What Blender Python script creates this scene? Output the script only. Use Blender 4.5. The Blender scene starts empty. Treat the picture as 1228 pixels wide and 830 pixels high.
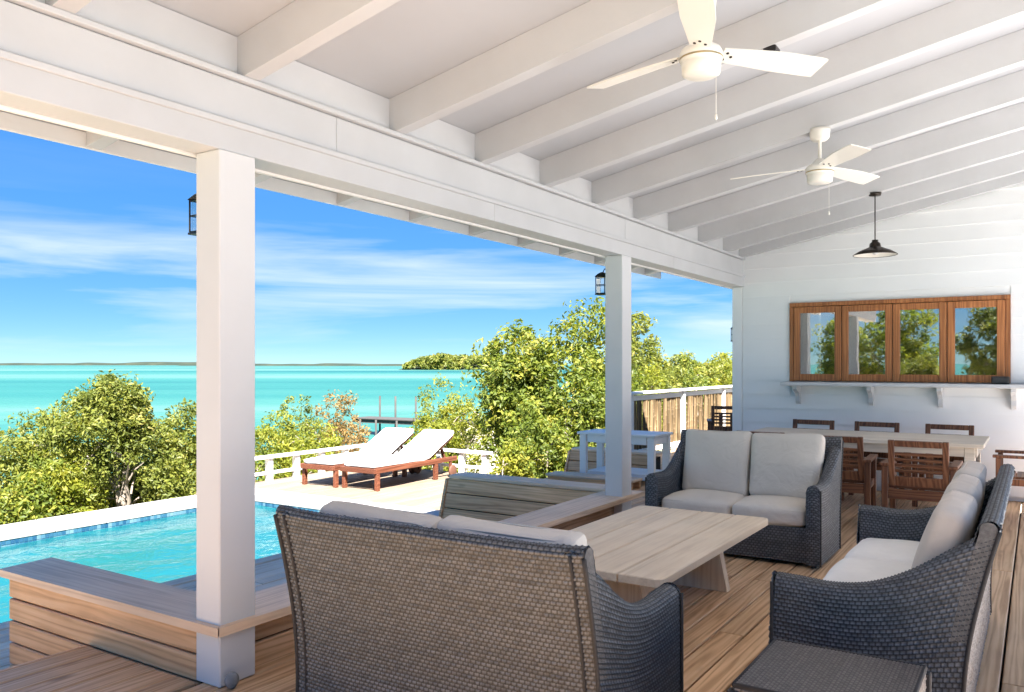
import bpy, math, random
import numpy as np
from mathutils import Vector, Matrix

# ------------------------------------------------------------------ camera, sky, sun, exposure
scene = bpy.context.scene
COL = scene.collection
PI = math.pi
R_ = math.radians
random.seed(7)
EYE = 1.5
FPX, CX, HY = 978.0, 614.0, 437.0          # focal length, centre and horizon measured in the photograph (1228 wide)
CA, SA = 0.8405, 0.5418                    # the porch runs along X, 32.8 degrees right of the view axis

cam_d = bpy.data.cameras.new('camera')
cam = bpy.data.objects.new('camera', cam_d); COL.objects.link(cam)
cam.location = (0, 0, EYE)
cam.rotation_euler = (R_(90), 0, -math.atan2(CA, SA))
cam_d.sensor_width = 36.0
cam_d.lens = FPX / 1228 * 36
cam_d.shift_y = (HY - 415) / 1228
cam_d.clip_start = 0.05; cam_d.clip_end = 30000
scene.camera = cam

SUN = Vector((-0.48, -0.52, 0.93)).normalized()      # direction towards the sun
sun_el = math.asin(SUN.z); sun_az = math.atan2(SUN.x, SUN.y)
sd = bpy.data.lights.new('sun', 'SUN'); sd.energy = 5.0; sd.angle = R_(0.53); sd.color = (1.0, 0.97, 0.93)
so = bpy.data.objects.new('sun', sd); COL.objects.link(so)
so.rotation_euler = (-SUN).to_track_quat('-Z', 'Y').to_euler()
so.location = SUN * 60

world = bpy.data.worlds.new('World'); scene.world = world; world.use_nodes = True
wn, wl = world.node_tree.nodes, world.node_tree.links
for n in list(wn): wn.remove(n)
w_out = wn.new('ShaderNodeOutputWorld'); w_bg = wn.new('ShaderNodeBackground')
sky = wn.new('ShaderNodeTexSky'); sky.sky_type = 'NISHITA'; sky.sun_disc = False
sky.sun_elevation = sun_el; sky.sun_rotation = sun_az
sky.altitude = 0; sky.air_density = 0.6; sky.dust_density = 0.0; sky.ozone_density = 4.5
w_bg.inputs['Strength'].default_value = 0.15
tc = wn.new('ShaderNodeTexCoord'); sep = wn.new('ShaderNodeSeparateXYZ')
wl.new(tc.outputs['Generated'], sep.inputs[0])
hs = wn.new('ShaderNodeHueSaturation'); hs.inputs['Saturation'].default_value = 1.10
tint = wn.new('ShaderNodeMixRGB'); tint.blend_type = 'MULTIPLY'; tint.inputs[0].default_value = 1.0; tint.inputs[2].default_value = (0.59, 0.765, 0.86, 1)
spl = wn.new('ShaderNodeSeparateColor'); wl.new(sky.outputs[0], spl.inputs[0])          # even out the sky's brightness between horizon and zenith
pw = wn.new('ShaderNodeMath'); pw.operation = 'POWER'; pw.inputs[1].default_value = -0.8; wl.new(spl.outputs[2], pw.inputs[0])
scl = wn.new('ShaderNodeVectorMath'); scl.operation = 'SCALE'; wl.new(sky.outputs[0], scl.inputs[0]); wl.new(pw.outputs[0], scl.inputs['Scale'])
wl.new(scl.outputs[0], tint.inputs[1]); wl.new(tint.outputs[0], hs.inputs['Color'])
# thin wind-drawn cloud streaks, everywhere round the sky alike
mp = wn.new('ShaderNodeMapping'); mp.inputs['Scale'].default_value = (1.35, 1.35, 15.0); mp.inputs['Location'].default_value = (2.4, 0.7, 3.3)
mp.inputs['Rotation'].default_value = (R_(1.2), R_(-1.5), 0)
wl.new(tc.outputs['Generated'], mp.inputs['Vector'])
cn = wn.new('ShaderNodeTexNoise'); cn.inputs['Scale'].default_value = 1.55; cn.inputs['Detail'].default_value = 7; cn.inputs['Roughness'].default_value = 0.55
cn.inputs['Distortion'].default_value = 0.35
wl.new(mp.outputs[0], cn.inputs['Vector'])
cr = wn.new('ShaderNodeValToRGB'); cr.color_ramp.elements[0].position = 0.46; cr.color_ramp.elements[1].position = 0.68
cr.color_ramp.elements[0].color = (0, 0, 0, 1); cr.color_ramp.elements[1].color = (1, 1, 1, 1)
wl.new(cn.outputs[0], cr.inputs[0])
el = wn.new('ShaderNodeMapRange'); el.inputs[1].default_value = 0.0; el.inputs[2].default_value = 0.05; el.inputs[3].default_value = 0.15; el.inputs[4].default_value = 1.0
wl.new(sep.outputs['Z'], el.inputs[0])
el2 = wn.new('ShaderNodeMapRange'); el2.inputs[1].default_value = 0.12; el2.inputs[2].default_value = 0.19; el2.inputs[3].default_value = 1.0; el2.inputs[4].default_value = 0.05
wl.new(sep.outputs['Z'], el2.inputs[0])
m1 = wn.new('ShaderNodeMath'); m1.operation = 'MULTIPLY'; wl.new(cr.outputs[0], m1.inputs[0]); wl.new(el.outputs[0], m1.inputs[1])
m2 = wn.new('ShaderNodeMath'); m2.operation = 'MULTIPLY'; wl.new(m1.outputs[0], m2.inputs[0]); wl.new(el2.outputs[0], m2.inputs[1])
m3 = wn.new('ShaderNodeMath'); m3.operation = 'MULTIPLY'; wl.new(m2.outputs[0], m3.inputs[0]); m3.inputs[1].default_value = 0.6
mx = wn.new('ShaderNodeMixRGB'); mx.inputs[2].default_value = (1.25, 1.36, 1.45, 1)
wl.new(m3.outputs[0], mx.inputs[0]); wl.new(hs.outputs[0], mx.inputs[1])
wl.new(mx.outputs[0], w_bg.inputs['Color']); wl.new(w_bg.outputs[0], w_out.inputs['Surface'])

scene.view_settings.view_transform = 'Standard'; scene.view_settings.look = 'None'
scene.view_settings.exposure = 2.52; scene.view_settings.gamma = 1.0
scene.view_settings.use_curve_mapping = False
scene.render.engine = 'CYCLES'
cy = scene.cycles
cy.max_bounces = 10; cy.diffuse_bounces = 6; cy.glossy_bounces = 4; cy.transmission_bounces = 6; cy.transparent_max_bounces = 12
cy.caustics_reflective = False; cy.caustics_refractive = False
cy.sample_clamp_indirect = 6.0
cy.use_denoising = True
try: cy.denoiser = 'OPENIMAGEDENOISE'
except Exception: pass

def at(x, F):
    """world X, Y of what the photograph shows in pixel column x at depth F (metres along the view axis)"""
    r = (x - CX) / FPX * F
    return CA * F + SA * r, SA * F - CA * r

# ------------------------------------------------------------------ materials
MATS = {}
def new_mat(name):
    m = bpy.data.materials.new(name); m.use_nodes = True
    nt = m.node_tree; b = nt.nodes['Principled BSDF']
    MATS[name] = m
    return m, nt, nt.nodes, nt.links, b

def rgb(r, g, b):                    # 0-255 display colour to linear
    f = lambda c: (c / 255 / 12.92) if c / 255 <= 0.04045 else ((c / 255 + 0.055) / 1.055) ** 2.4
    return (f(r), f(g), f(b), 1)

def ramp(nodes, stops):
    r = nodes.new('ShaderNodeValToRGB'); e = r.color_ramp.elements
    while len(e) < len(stops): e.new(0.5)
    for k, (p, c) in enumerate(stops): e[k].position = p; e[k].color = c
    return r

def coords(nodes, links, scale, jitter=True):
    t = nodes.new('ShaderNodeTexCoord'); mp = nodes.new('ShaderNodeMapping'); mp.inputs['Scale'].default_value = scale
    if jitter:
        oi = nodes.new('ShaderNodeObjectInfo'); mu = nodes.new('ShaderNodeMath'); mu.operation = 'MULTIPLY'; mu.inputs[1].default_value = 61.0
        links.new(oi.outputs['Random'], mu.inputs[0])
        ad = nodes.new('ShaderNodeVectorMath'); ad.operation = 'ADD'
        links.new(t.outputs['Object'], ad.inputs[0]); links.new(mu.outputs[0], ad.inputs[1])
        links.new(ad.outputs[0], mp.inputs['Vector'])
        return mp, oi
    links.new(t.outputs['Object'], mp.inputs['Vector'])
    return mp, None

def plain(name, col, rough=0.5, bump=0.0, bscale=60.0, var=0.06, metallic=0.0, spec=0.5, vscale=2.2):
    m, nt, N, L, b = new_mat(name)
    mp, oi = coords(N, L, (1, 1, 1))
    n1 = N.new('ShaderNodeTexNoise'); n1.inputs['Scale'].default_value = vscale; n1.inputs['Detail'].default_value = 5
    L.new(mp.outputs[0], n1.inputs['Vector'])
    c0 = tuple(x * (1 - var) for x in col[:3]) + (1,); c1 = tuple(min(1, x * (1 + var)) for x in col[:3]) + (1,)
    r = ramp(N, [(0.3, c0), (0.7, c1)]); L.new(n1.outputs[0], r.inputs[0]); L.new(r.outputs[0], b.inputs['Base Color'])
    b.inputs['Roughness'].default_value = rough; b.inputs['Metallic'].default_value = metallic; b.inputs['Specular IOR Level'].default_value = spec
    if bump:
        n2 = N.new('ShaderNodeTexNoise'); n2.inputs['Scale'].default_value = bscale; n2.inputs['Detail'].default_value = 3
        L.new(mp.outputs[0], n2.inputs['Vector'])
        bp = N.new('ShaderNodeBump'); bp.inputs['Strength'].default_value = bump; bp.inputs['Distance'].default_value = 0.004
        L.new(n2.outputs[0], bp.inputs['Height']); L.new(bp.outputs[0], b.inputs['Normal'])
    return m

def wood(name, dark, mid, light, axis=0, rough=0.62, spread=0.3, knots=True, grain=1.0):
    """boards with grain along one axis; each board takes its own offset and tone from its object's random value"""
    m, nt, N, L, b = new_mat(name)
    st = [15.0, 15.0, 15.0]; st[axis] = 0.8
    mp, oi = coords(N, L, tuple(st))
    warp = N.new('ShaderNodeTexNoise'); warp.inputs['Scale'].default_value = 0.7; warp.inputs['Detail'].default_value = 2
    L.new(mp.outputs[0], warp.inputs['Vector'])
    wm = N.new('ShaderNodeVectorMath'); wm.operation = 'SCALE'; wm.inputs['Scale'].default_value = 1.6
    L.new(warp.outputs['Color'], wm.inputs[0])
    wa = N.new('ShaderNodeVectorMath'); wa.operation = 'ADD'; L.new(mp.outputs[0], wa.inputs[0]); L.new(wm.outputs[0], wa.inputs[1])
    n1 = N.new('ShaderNodeTexNoise'); n1.inputs['Scale'].default_value = 1.5; n1.inputs['Detail'].default_value = 9; n1.inputs['Roughness'].default_value = 0.62
    L.new(wa.outputs[0], n1.inputs['Vector'])
    wv = N.new('ShaderNodeTexWave'); wv.wave_type = 'RINGS'; wv.rings_direction = 'XYZ'[axis]
    wv.inputs['Scale'].default_value = 0.8; wv.inputs['Distortion'].default_value = 5.0; wv.inputs['Detail'].default_value = 3; wv.inputs['Detail Scale'].default_value = 1.2
    L.new(wa.outputs[0], wv.inputs['Vector'])
    mixv = N.new('ShaderNodeMix'); mixv.data_type = 'FLOAT'; mixv.inputs[0].default_value = 0.38 * grain
    L.new(n1.outputs[0], mixv.inputs[2]); L.new(wv.outputs['Fac'], mixv.inputs[3])
    r = ramp(N, [(0.22, dark), (0.5, mid), (0.78, light)]); L.new(mixv.outputs[0], r.inputs[0])
    out = r.outputs[0]
    if knots:
        ks = [3.0, 3.0, 3.0]; ks[axis] = 1.1
        mk = N.new('ShaderNodeMapping'); mk.inputs['Scale'].default_value = tuple(a / c for a, c in zip(ks, st)); L.new(mp.outputs[0], mk.inputs['Vector'])
        vo = N.new('ShaderNodeTexVoronoi'); vo.inputs['Scale'].default_value = 1.0; L.new(mk.outputs[0], vo.inputs['Vector'])
        kr = ramp(N, [(0.035, (1, 1, 1, 1)), (0.10, (0, 0, 0, 1))]); L.new(vo.outputs['Distance'], kr.inputs[0])
        km = N.new('ShaderNodeMixRGB'); km.blend_type = 'MIX'; km.inputs[2].default_value = tuple(c * 0.55 for c in dark[:3]) + (1,)
        kf = N.new('ShaderNodeMath'); kf.operation = 'MULTIPLY'; kf.inputs[1].default_value = 0.75; L.new(kr.outputs[0], kf.inputs[0])
        L.new(kf.outputs[0], km.inputs[0]); L.new(out, km.inputs[1]); out = km.outputs[0]
    # weather blotches
    wt = N.new('ShaderNodeTexNoise'); wt.inputs['Scale'].default_value = 1.3; wt.inputs['Detail'].default_value = 4
    tcw = N.new('ShaderNodeTexCoord'); L.new(tcw.outputs['Object'], wt.inputs['Vector'])
    hv = N.new('ShaderNodeHueSaturation')
    mr = N.new('ShaderNodeMapRange'); mr.inputs[3].default_value = 1 - spread; mr.inputs[4].default_value = 1 + spread; L.new(oi.outputs['Random'], mr.inputs[0])
    mr2 = N.new('ShaderNodeMapRange'); mr2.inputs[1].default_value = 0.3; mr2.inputs[2].default_value = 0.7; mr2.inputs[3].default_value = 0.86; mr2.inputs[4].default_value = 1.12
    L.new(wt.outputs[0], mr2.inputs[0])
    mv = N.new('ShaderNodeMath'); mv.operation = 'MULTIPLY'; L.new(mr.outputs[0], mv.inputs[0]); L.new(mr2.outputs[0], mv.inputs[1])
    L.new(mv.outputs[0], hv.inputs['Value']); L.new(out, hv.inputs['Color']); L.new(hv.outputs[0], b.inputs['Base Color'])
    fs = [130.0, 130.0, 130.0]; fs[axis] = 4.0
    mf = N.new('ShaderNodeMapping'); mf.inputs['Scale'].default_value = tuple(a / c for a, c in zip(fs, st)); L.new(mp.outputs[0], mf.inputs['Vector'])
    nf = N.new('ShaderNodeTexNoise'); nf.inputs['Scale'].default_value = 1.0; nf.inputs['Detail'].default_value = 4; L.new(mf.outputs[0], nf.inputs['Vector'])
    bp = N.new('ShaderNodeBump'); bp.inputs['Strength'].default_value = 0.35; bp.inputs['Distance'].default_value = 0.003
    L.new(nf.outputs[0], bp.inputs['Height']); L.new(bp.outputs[0], b.inputs['Normal'])
    b.inputs['Roughness'].default_value = rough; b.inputs['Specular IOR Level'].default_value = 0.35
    return m

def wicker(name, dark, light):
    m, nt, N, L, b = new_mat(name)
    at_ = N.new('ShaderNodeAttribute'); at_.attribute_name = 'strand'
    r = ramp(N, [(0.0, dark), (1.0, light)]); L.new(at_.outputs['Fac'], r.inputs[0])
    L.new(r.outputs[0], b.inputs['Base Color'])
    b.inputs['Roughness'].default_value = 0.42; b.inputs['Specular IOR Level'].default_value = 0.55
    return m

def fabric(name, col, var=0.07):
    m, nt, N, L, b = new_mat(name)
    mp, oi = coords(N, L, (1, 1, 1))
    n1 = N.new('ShaderNodeTexNoise'); n1.inputs['Scale'].default_value = 3.0; n1.inputs['Detail'].default_value = 6; L.new(mp.outputs[0], n1.inputs['Vector'])
    c0 = tuple(x * (1 - var) for x in col[:3]) + (1,); c1 = tuple(min(1, x * (1 + var)) for x in col[:3]) + (1,)
    r = ramp(N, [(0.3, c0), (0.7, c1)]); L.new(n1.outputs[0], r.inputs[0]); L.new(r.outputs[0], b.inputs['Base Color'])
    n2 = N.new('ShaderNodeTexNoise'); n2.inputs['Scale'].default_value = 420; n2.inputs['Detail'].default_value = 2; L.new(mp.outputs[0], n2.inputs['Vector'])
    n3 = N.new('ShaderNodeTexNoise'); n3.inputs['Scale'].default_value = 9; n3.inputs['Detail'].default_value = 4; n3.inputs['Distortion'].default_value = 1.5; L.new(mp.outputs[0], n3.inputs['Vector'])
    b1 = N.new('ShaderNodeBump'); b1.inputs['Strength'].default_value = 0.25; b1.inputs['Distance'].default_value = 0.001; L.new(n2.outputs[0], b1.inputs['Height'])
    b2 = N.new('ShaderNodeBump'); b2.inputs['Strength'].default_value = 0.5; b2.inputs['Distance'].default_value = 0.016; L.new(n3.outputs[0], b2.inputs['Height']); L.new(b1.outputs[0], b2.inputs['Normal'])
    L.new(b2.outputs[0], b.inputs['Normal'])
    b.inputs['Roughness'].default_value = 0.9; b.inputs['Specular IOR Level'].default_value = 0.15
    return m

def leaf(name, stops):
    m, nt, N, L, b = new_mat(name)
    a = N.new('ShaderNodeAttribute'); a.attribute_name = 'tone'
    r = ramp(N, stops); L.new(a.outputs['Fac'], r.inputs[0])
    L.new(r.outputs[0], b.inputs['Base Color'])
    b.inputs['Roughness'].default_value = 0.5; b.inputs['Specular IOR Level'].default_value = 0.35
    tr = N.new('ShaderNodeBsdfTranslucent'); hv = N.new('ShaderNodeHueSaturation'); hv.inputs['Saturation'].default_value = 1.1; hv.inputs['Value'].default_value = 1.3
    L.new(r.outputs[0], hv.inputs['Color']); L.new(hv.outputs[0], tr.inputs['Color'])
    ms = N.new('ShaderNodeMixShader'); ms.inputs[0].default_value = 0.48
    L.new(b.outputs[0], ms.inputs[1]); L.new(tr.outputs[0], ms.inputs[2]); L.new(ms.outputs[0], nt.nodes['Material Output'].inputs['Surface'])
    return m

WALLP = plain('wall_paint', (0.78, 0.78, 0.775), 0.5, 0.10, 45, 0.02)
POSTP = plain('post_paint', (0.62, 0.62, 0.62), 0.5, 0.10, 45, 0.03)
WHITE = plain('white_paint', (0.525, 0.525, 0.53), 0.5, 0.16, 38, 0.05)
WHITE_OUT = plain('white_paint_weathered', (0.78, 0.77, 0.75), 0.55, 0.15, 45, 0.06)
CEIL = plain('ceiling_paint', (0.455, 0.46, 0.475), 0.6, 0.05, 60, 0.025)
DECK = wood('deck_wood', (0.30, 0.155, 0.068, 1), (0.60, 0.375, 0.205, 1), (0.74, 0.515, 0.315, 1), 0, 0.5, 0.16, grain=0.6)
DECK_Y = wood('deck_wood_cross', (0.36, 0.185, 0.085, 1), (0.65, 0.385, 0.195, 1), (0.77, 0.51, 0.295, 1), 1, 0.6, 0.10, grain=0.5)
CAP_X = wood('cap_wood', (0.52, 0.36, 0.245, 1), (0.72, 0.53, 0.37, 1), (0.80, 0.62, 0.455, 1), 0, 0.6, 0.10, grain=0.5)
CAP_Y = wood('cap_wood_cross', (0.52, 0.36, 0.245, 1), (0.72, 0.53, 0.37, 1), (0.80, 0.62, 0.455, 1), 1, 0.6, 0.10, grain=0.5)
POOLDECK = wood('pool_deck_wood', (0.15, 0.105, 0.068, 1), (0.215, 0.16, 0.11, 1), (0.27, 0.21, 0.15, 1), 0, 0.7, 0.16, grain=0.5)
TABLE = wood('table_wood', (0.60, 0.45, 0.295, 1), (0.76, 0.60, 0.415, 1), (0.82, 0.68, 0.50, 1), 0, 0.55, 0.07, knots=False, grain=0.15)
TABLE_Z = wood('table_leg_wood', (0.60, 0.45, 0.295, 1), (0.76, 0.60, 0.415, 1), (0.82, 0.68, 0.50, 1), 2, 0.55, 0.07, knots=False, grain=0.5)
DTABLE = wood('dining_table_wood', (0.48, 0.42, 0.34, 1), (0.60, 0.53, 0.43, 1), (0.68, 0.61, 0.51, 1), 1, 0.6, 0.06, knots=False, grain=0.5)
TEAK = wood('dark_teak', (0.07, 0.026, 0.013, 1), (0.145, 0.058, 0.028, 1), (0.22, 0.098, 0.048, 1), 2, 0.45, 0.15, knots=False)
TEAK_Y = wood('dark_teak_cross', (0.07, 0.026, 0.013, 1), (0.145, 0.058, 0.028, 1), (0.22, 0.098, 0.048, 1), 1, 0.45, 0.15, knots=False)
REDWOOD = wood('red_wood', (0.075, 0.022, 0.011, 1), (0.13, 0.042, 0.021, 1), (0.175, 0.064, 0.034, 1), 0, 0.5, 0.12, knots=False)
WFRAME = wood('window_wood', (0.22, 0.078, 0.026, 1), (0.36, 0.135, 0.045, 1), (0.46, 0.19, 0.07, 1), 2, 0.4, 0.12, knots=False)
BAMBOO = wood('bamboo', (0.07, 0.042, 0.02, 1), (0.16, 0.105, 0.05, 1), (0.26, 0.185, 0.10, 1), 2, 0.6, 0.5, knots=False)
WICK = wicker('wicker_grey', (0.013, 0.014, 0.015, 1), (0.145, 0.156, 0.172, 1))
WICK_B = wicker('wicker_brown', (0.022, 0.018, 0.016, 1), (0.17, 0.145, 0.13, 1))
WICK_CAP = plain('wicker_edge', (0.10, 0.095, 0.09), 0.6, 0.8, 160, 0.3, vscale=60)
WICK_IN = plain('wicker_lining', (0.03, 0.027, 0.025), 0.8)
FAB = fabric('cushion_greige', (0.63, 0.57, 0.485))
FAB_L = fabric('cushion_ivory', (0.76, 0.735, 0.69))
FAB_BOUNCE = fabric('cushion_bounce_tan', (0.62, 0.54, 0.455), 0.14)  # tan tint stands in for warm light bounced onto the back cushions
FAB_W = fabric('lounger_white', (0.75, 0.72, 0.68), 0.03)
PIPING = plain('piping', (0.25, 0.235, 0.21), 0.9)
BLACK = plain('black_metal', (0.012, 0.011, 0.011), 0.4, 0.0, 1, 0.1)
BRONZE = plain('bronze_shade', (0.030, 0.022, 0.016), 0.35, 0.0, 1, 0.15, 0.6)
CREAM = plain('fan_cream', (0.76, 0.73, 0.66), 0.35, 0.0, 1, 0.02)
BRASS = plain('brass', (0.55, 0.42, 0.22), 0.3, 0.0, 1, 0.05, 1.0)
GREYST = plain('grey_stone', (0.20, 0.20, 0.20), 0.8, 0.5, 40, 0.3, vscale=30)
BOUNCE_STONE = plain('bounce_stone', (0.69, 0.70, 0.72), 0.8, 0.3, 25, 0.05)  # pale stone of the added unseen paving, bright to throw sun upward
SLATE = plain('slate', (0.21, 0.21, 0.215), 0.8, 0.3, 25, 0.12)  # other part of the added unseen paving, kept dull to limit its bounce
COPING = plain('pool_coping', (0.40, 0.385, 0.36), 0.75, 0.3, 30, 0.05)
PLASTER = plain('pool_plaster', (0.07, 0.24, 0.26), 0.6, 0.0, 1, 0.03)
SOIL = plain('soil', (0.20, 0.16, 0.11), 0.95, 0.6, 8, 0.25, vscale=0.8)
BARK = plain('bark', (0.30, 0.25, 0.20), 0.9, 0.6, 30, 0.25, vscale=8)
BARK_P = plain('pale_bark', (0.26, 0.21, 0.165), 0.9, 0.5, 30, 0.18, vscale=8)
PIERW = plain('pier_wood', (0.055, 0.05, 0.045), 0.9, 0.3, 20, 0.2)
GAP_SHADE = plain('gap_shade_backing', (0.030, 0.022, 0.016), 0.9)  # near-black colour stands in for shade in the gaps between boards
RUBBER = plain('rubber', (0.12, 0.05, 0.03), 0.7)

def tile_mat():
    m, nt, N, L, b = new_mat('mosaic_tile')
    a = N.new('ShaderNodeAttribute'); a.attribute_name = 'tone'
    r = ramp(N, [(0.0, (0.015, 0.065, 0.13, 1)), (0.5, (0.04, 0.125, 0.19, 1)), (1.0, (0.13, 0.22, 0.26, 1))]); L.new(a.outputs['Fac'], r.inputs[0])
    L.new(r.outputs[0], b.inputs['Base Color']); b.inputs['Roughness'].default_value = 0.15
    return m
TILE = tile_mat()

def glass_mat(name, gloss, tint, gcol=(1, 1, 1, 1)):
    m, nt, N, L, b = new_mat(name)
    t = N.new('ShaderNodeBsdfTransparent'); t.inputs['Color'].default_value = tint
    g = N.new('ShaderNodeBsdfGlossy'); g.inputs['Roughness'].default_value = 0.015; g.inputs['Color'].default_value = gcol
    tcg = N.new('ShaderNodeTexCoord'); ng = N.new('ShaderNodeTexNoise'); ng.inputs['Scale'].default_value = 5.0; L.new(tcg.outputs['Object'], ng.inputs['Vector'])
    bg = N.new('ShaderNodeBump'); bg.inputs['Strength'].default_value = 0.06; bg.inputs['Distance'].default_value = 0.004; L.new(ng.outputs[0], bg.inputs['Height']); L.new(bg.outputs[0], g.inputs['Normal'])
    lw = N.new('ShaderNodeFresnel'); lw.inputs['IOR'].default_value = 1.5
    ad = N.new('ShaderNodeMath'); ad.operation = 'ADD'; ad.use_clamp = True; ad.inputs[1].default_value = gloss
    L.new(lw.outputs[0], ad.inputs[0])
    ms = N.new('ShaderNodeMixShader'); L.new(ad.outputs[0], ms.inputs[0]); L.new(t.outputs[0], ms.inputs[1]); L.new(g.outputs[0], ms.inputs[2])
    L.new(ms.outputs[0], N['Material Output'].inputs['Surface'])
    return m
WGLASS = glass_mat('window_glass', 0.48, (0.6, 0.63, 0.62, 1), (0.86, 0.85, 0.82, 1))
LGLASS = glass_mat('lantern_glass', 0.03, (0.93, 0.93, 0.9, 1))

def pool_water_mat():
    m, nt, N, L, b = new_mat('pool_water')
    t = N.new('ShaderNodeTexCoord')
    mp = N.new('ShaderNodeMapping'); mp.inputs['Scale'].default_value = (1, 1, 1); L.new(t.outputs['Object'], mp.inputs['Vector'])
    n1 = N.new('ShaderNodeTexNoise'); n1.inputs['Scale'].default_value = 2.6; n1.inputs['Detail'].default_value = 3; n1.inputs['Distortion'].default_value = 1.2; L.new(mp.outputs[0], n1.inputs['Vector'])
    n2 = N.new('ShaderNodeTexNoise'); n2.inputs['Scale'].default_value = 13; n2.inputs['Detail'].default_value = 4; n2.inputs['Distortion'].default_value = 0.6; L.new(mp.outputs[0], n2.inputs['Vector'])
    b1 = N.new('ShaderNodeBump'); b1.inputs['Strength'].default_value = 0.45; b1.inputs['Distance'].default_value = 0.05; L.new(n1.outputs[0], b1.inputs['Height'])
    b2 = N.new('ShaderNodeBump'); b2.inputs['Strength'].default_value = 0.5; b2.inputs['Distance'].default_value = 0.012; L.new(n2.outputs[0], b2.inputs['Height']); L.new(b1.outputs[0], b2.inputs['Normal'])
    rf = N.new('ShaderNodeBsdfDiffuse'); rf.inputs['Color'].default_value = (0.012, 0.135, 0.15, 1); L.new(b2.outputs[0], rf.inputs['Normal'])
    tr = N.new('ShaderNodeBsdfTransparent'); tr.inputs['Color'].default_value = (0.55, 0.95, 0.98, 1)
    m1 = N.new('ShaderNodeMixShader'); m1.inputs[0].default_value = 0.62; L.new(tr.outputs[0], m1.inputs[1]); L.new(rf.outputs[0], m1.inputs[2])
    g = N.new('ShaderNodeBsdfGlossy'); g.inputs['Roughness'].default_value = 0.05; L.new(b2.outputs[0], g.inputs['Normal'])
    fr = N.new('ShaderNodeFresnel'); fr.inputs['IOR'].default_value = 1.33; L.new(b2.outputs[0], fr.inputs['Normal'])
    ms = N.new('ShaderNodeMixShader'); L.new(fr.outputs[0], ms.inputs[0]); L.new(m1.outputs[0], ms.inputs[1]); L.new(g.outputs[0], ms.inputs[2])
    L.new(ms.outputs[0], N['Material Output'].inputs['Surface'])
    return m
POOLW = pool_water_mat()

def sea_mat():
    m, nt, N, L, b = new_mat('sea_water')
    t = N.new('ShaderNodeTexCoord')
    m0 = N.new('ShaderNodeMapping'); m0.inputs['Rotation'].default_value = (0, 0, R_(-36)); L.new(t.outputs['Object'], m0.inputs['Vector'])
    mp = N.new('ShaderNodeMapping'); mp.inputs['Scale'].default_value = (0.0105, 0.0014, 1); mp.inputs['Location'].default_value = (0.6, 0.2, 0); L.new(m0.outputs[0], mp.inputs['Vector'])
    n1 = N.new('ShaderNodeTexNoise'); n1.inputs['Scale'].default_value = 1.0; n1.inputs['Detail'].default_value = 12; n1.inputs['Roughness'].default_value = 0.62; L.new(mp.outputs[0], n1.inputs['Vector'])
    r = ramp(N, [(0.30, (0.012, 0.075, 0.076, 1)), (0.42, (0.024, 0.118, 0.102, 1)), (0.53, (0.042, 0.142, 0.117, 1)), (0.66, (0.095, 0.172, 0.148, 1))]); L.new(n1.outputs[0], r.inputs[0])
    L.new(r.outputs[0], b.inputs['Base Color'])
    b.inputs['Roughness'].default_value = 0.28; b.inputs['Specular IOR Level'].default_value = 0.06; b.inputs['IOR'].default_value = 1.2
    mq = N.new('ShaderNodeMapping'); mq.inputs['Scale'].default_value = (0.5, 0.9, 1); L.new(t.outputs['Object'], mq.inputs['Vector'])
    n2 = N.new('ShaderNodeTexNoise'); n2.inputs['Scale'].default_value = 1.0; n2.inputs['Detail'].default_value = 6; L.new(mq.outputs[0], n2.inputs['Vector'])
    bp = N.new('ShaderNodeBump'); bp.inputs['Strength'].default_value = 0.9; bp.inputs['Distance'].default_value = 0.5; L.new(n2.outputs[0], bp.inputs['Height']); L.new(bp.outputs[0], b.inputs['Normal'])
    return m
SEA = sea_mat()

def ground_mat():
    m, nt, N, L, b = new_mat('ground_sand')
    t = N.new('ShaderNodeTexCoord')
    n1 = N.new('ShaderNodeTexNoise'); n1.inputs['Scale'].default_value = 0.35; n1.inputs['Detail'].default_value = 8; L.new(t.outputs['Object'], n1.inputs['Vector'])
    r = ramp(N, [(0.30, (0.24, 0.20, 0.12, 1)), (0.48, (0.44, 0.38, 0.28, 1)), (0.66, (0.60, 0.54, 0.44, 1))]); L.new(n1.outputs[0], r.inputs[0])
    L.new(r.outputs[0], b.inputs['Base Color']); b.inputs['Roughness'].default_value = 0.95
    n2 = N.new('ShaderNodeTexNoise'); n2.inputs['Scale'].default_value = 12; n2.inputs['Detail'].default_value = 6; L.new(t.outputs['Object'], n2.inputs['Vector'])
    bp = N.new('ShaderNodeBump'); bp.inputs['Strength'].default_value = 0.7; bp.inputs['Distance'].default_value = 0.05; L.new(n2.outputs[0], bp.inputs['Height']); L.new(bp.outputs[0], b.inputs['Normal'])
    return m
GROUND = ground_mat()

def scrub_mat(name, a, c, d, sc):
    m, nt, N, L, b = new_mat(name)
    t = N.new('ShaderNodeTexCoord')
    n1 = N.new('ShaderNodeTexNoise'); n1.inputs['Scale'].default_value = sc; n1.inputs['Detail'].default_value = 8; L.new(t.outputs['Object'], n1.inputs['Vector'])
    r = ramp(N, [(0.35, a), (0.5, c), (0.66, d)]); L.new(n1.outputs[0], r.inputs[0]); L.new(r.outputs[0], b.inputs['Base Color']); b.inputs['Roughness'].default_value = 0.95
    return m
SCRUB = scrub_mat('far_scrub', (0.010, 0.020, 0.009, 1), (0.018, 0.028, 0.012, 1), (0.035, 0.040, 0.018, 1), 0.02)

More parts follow.
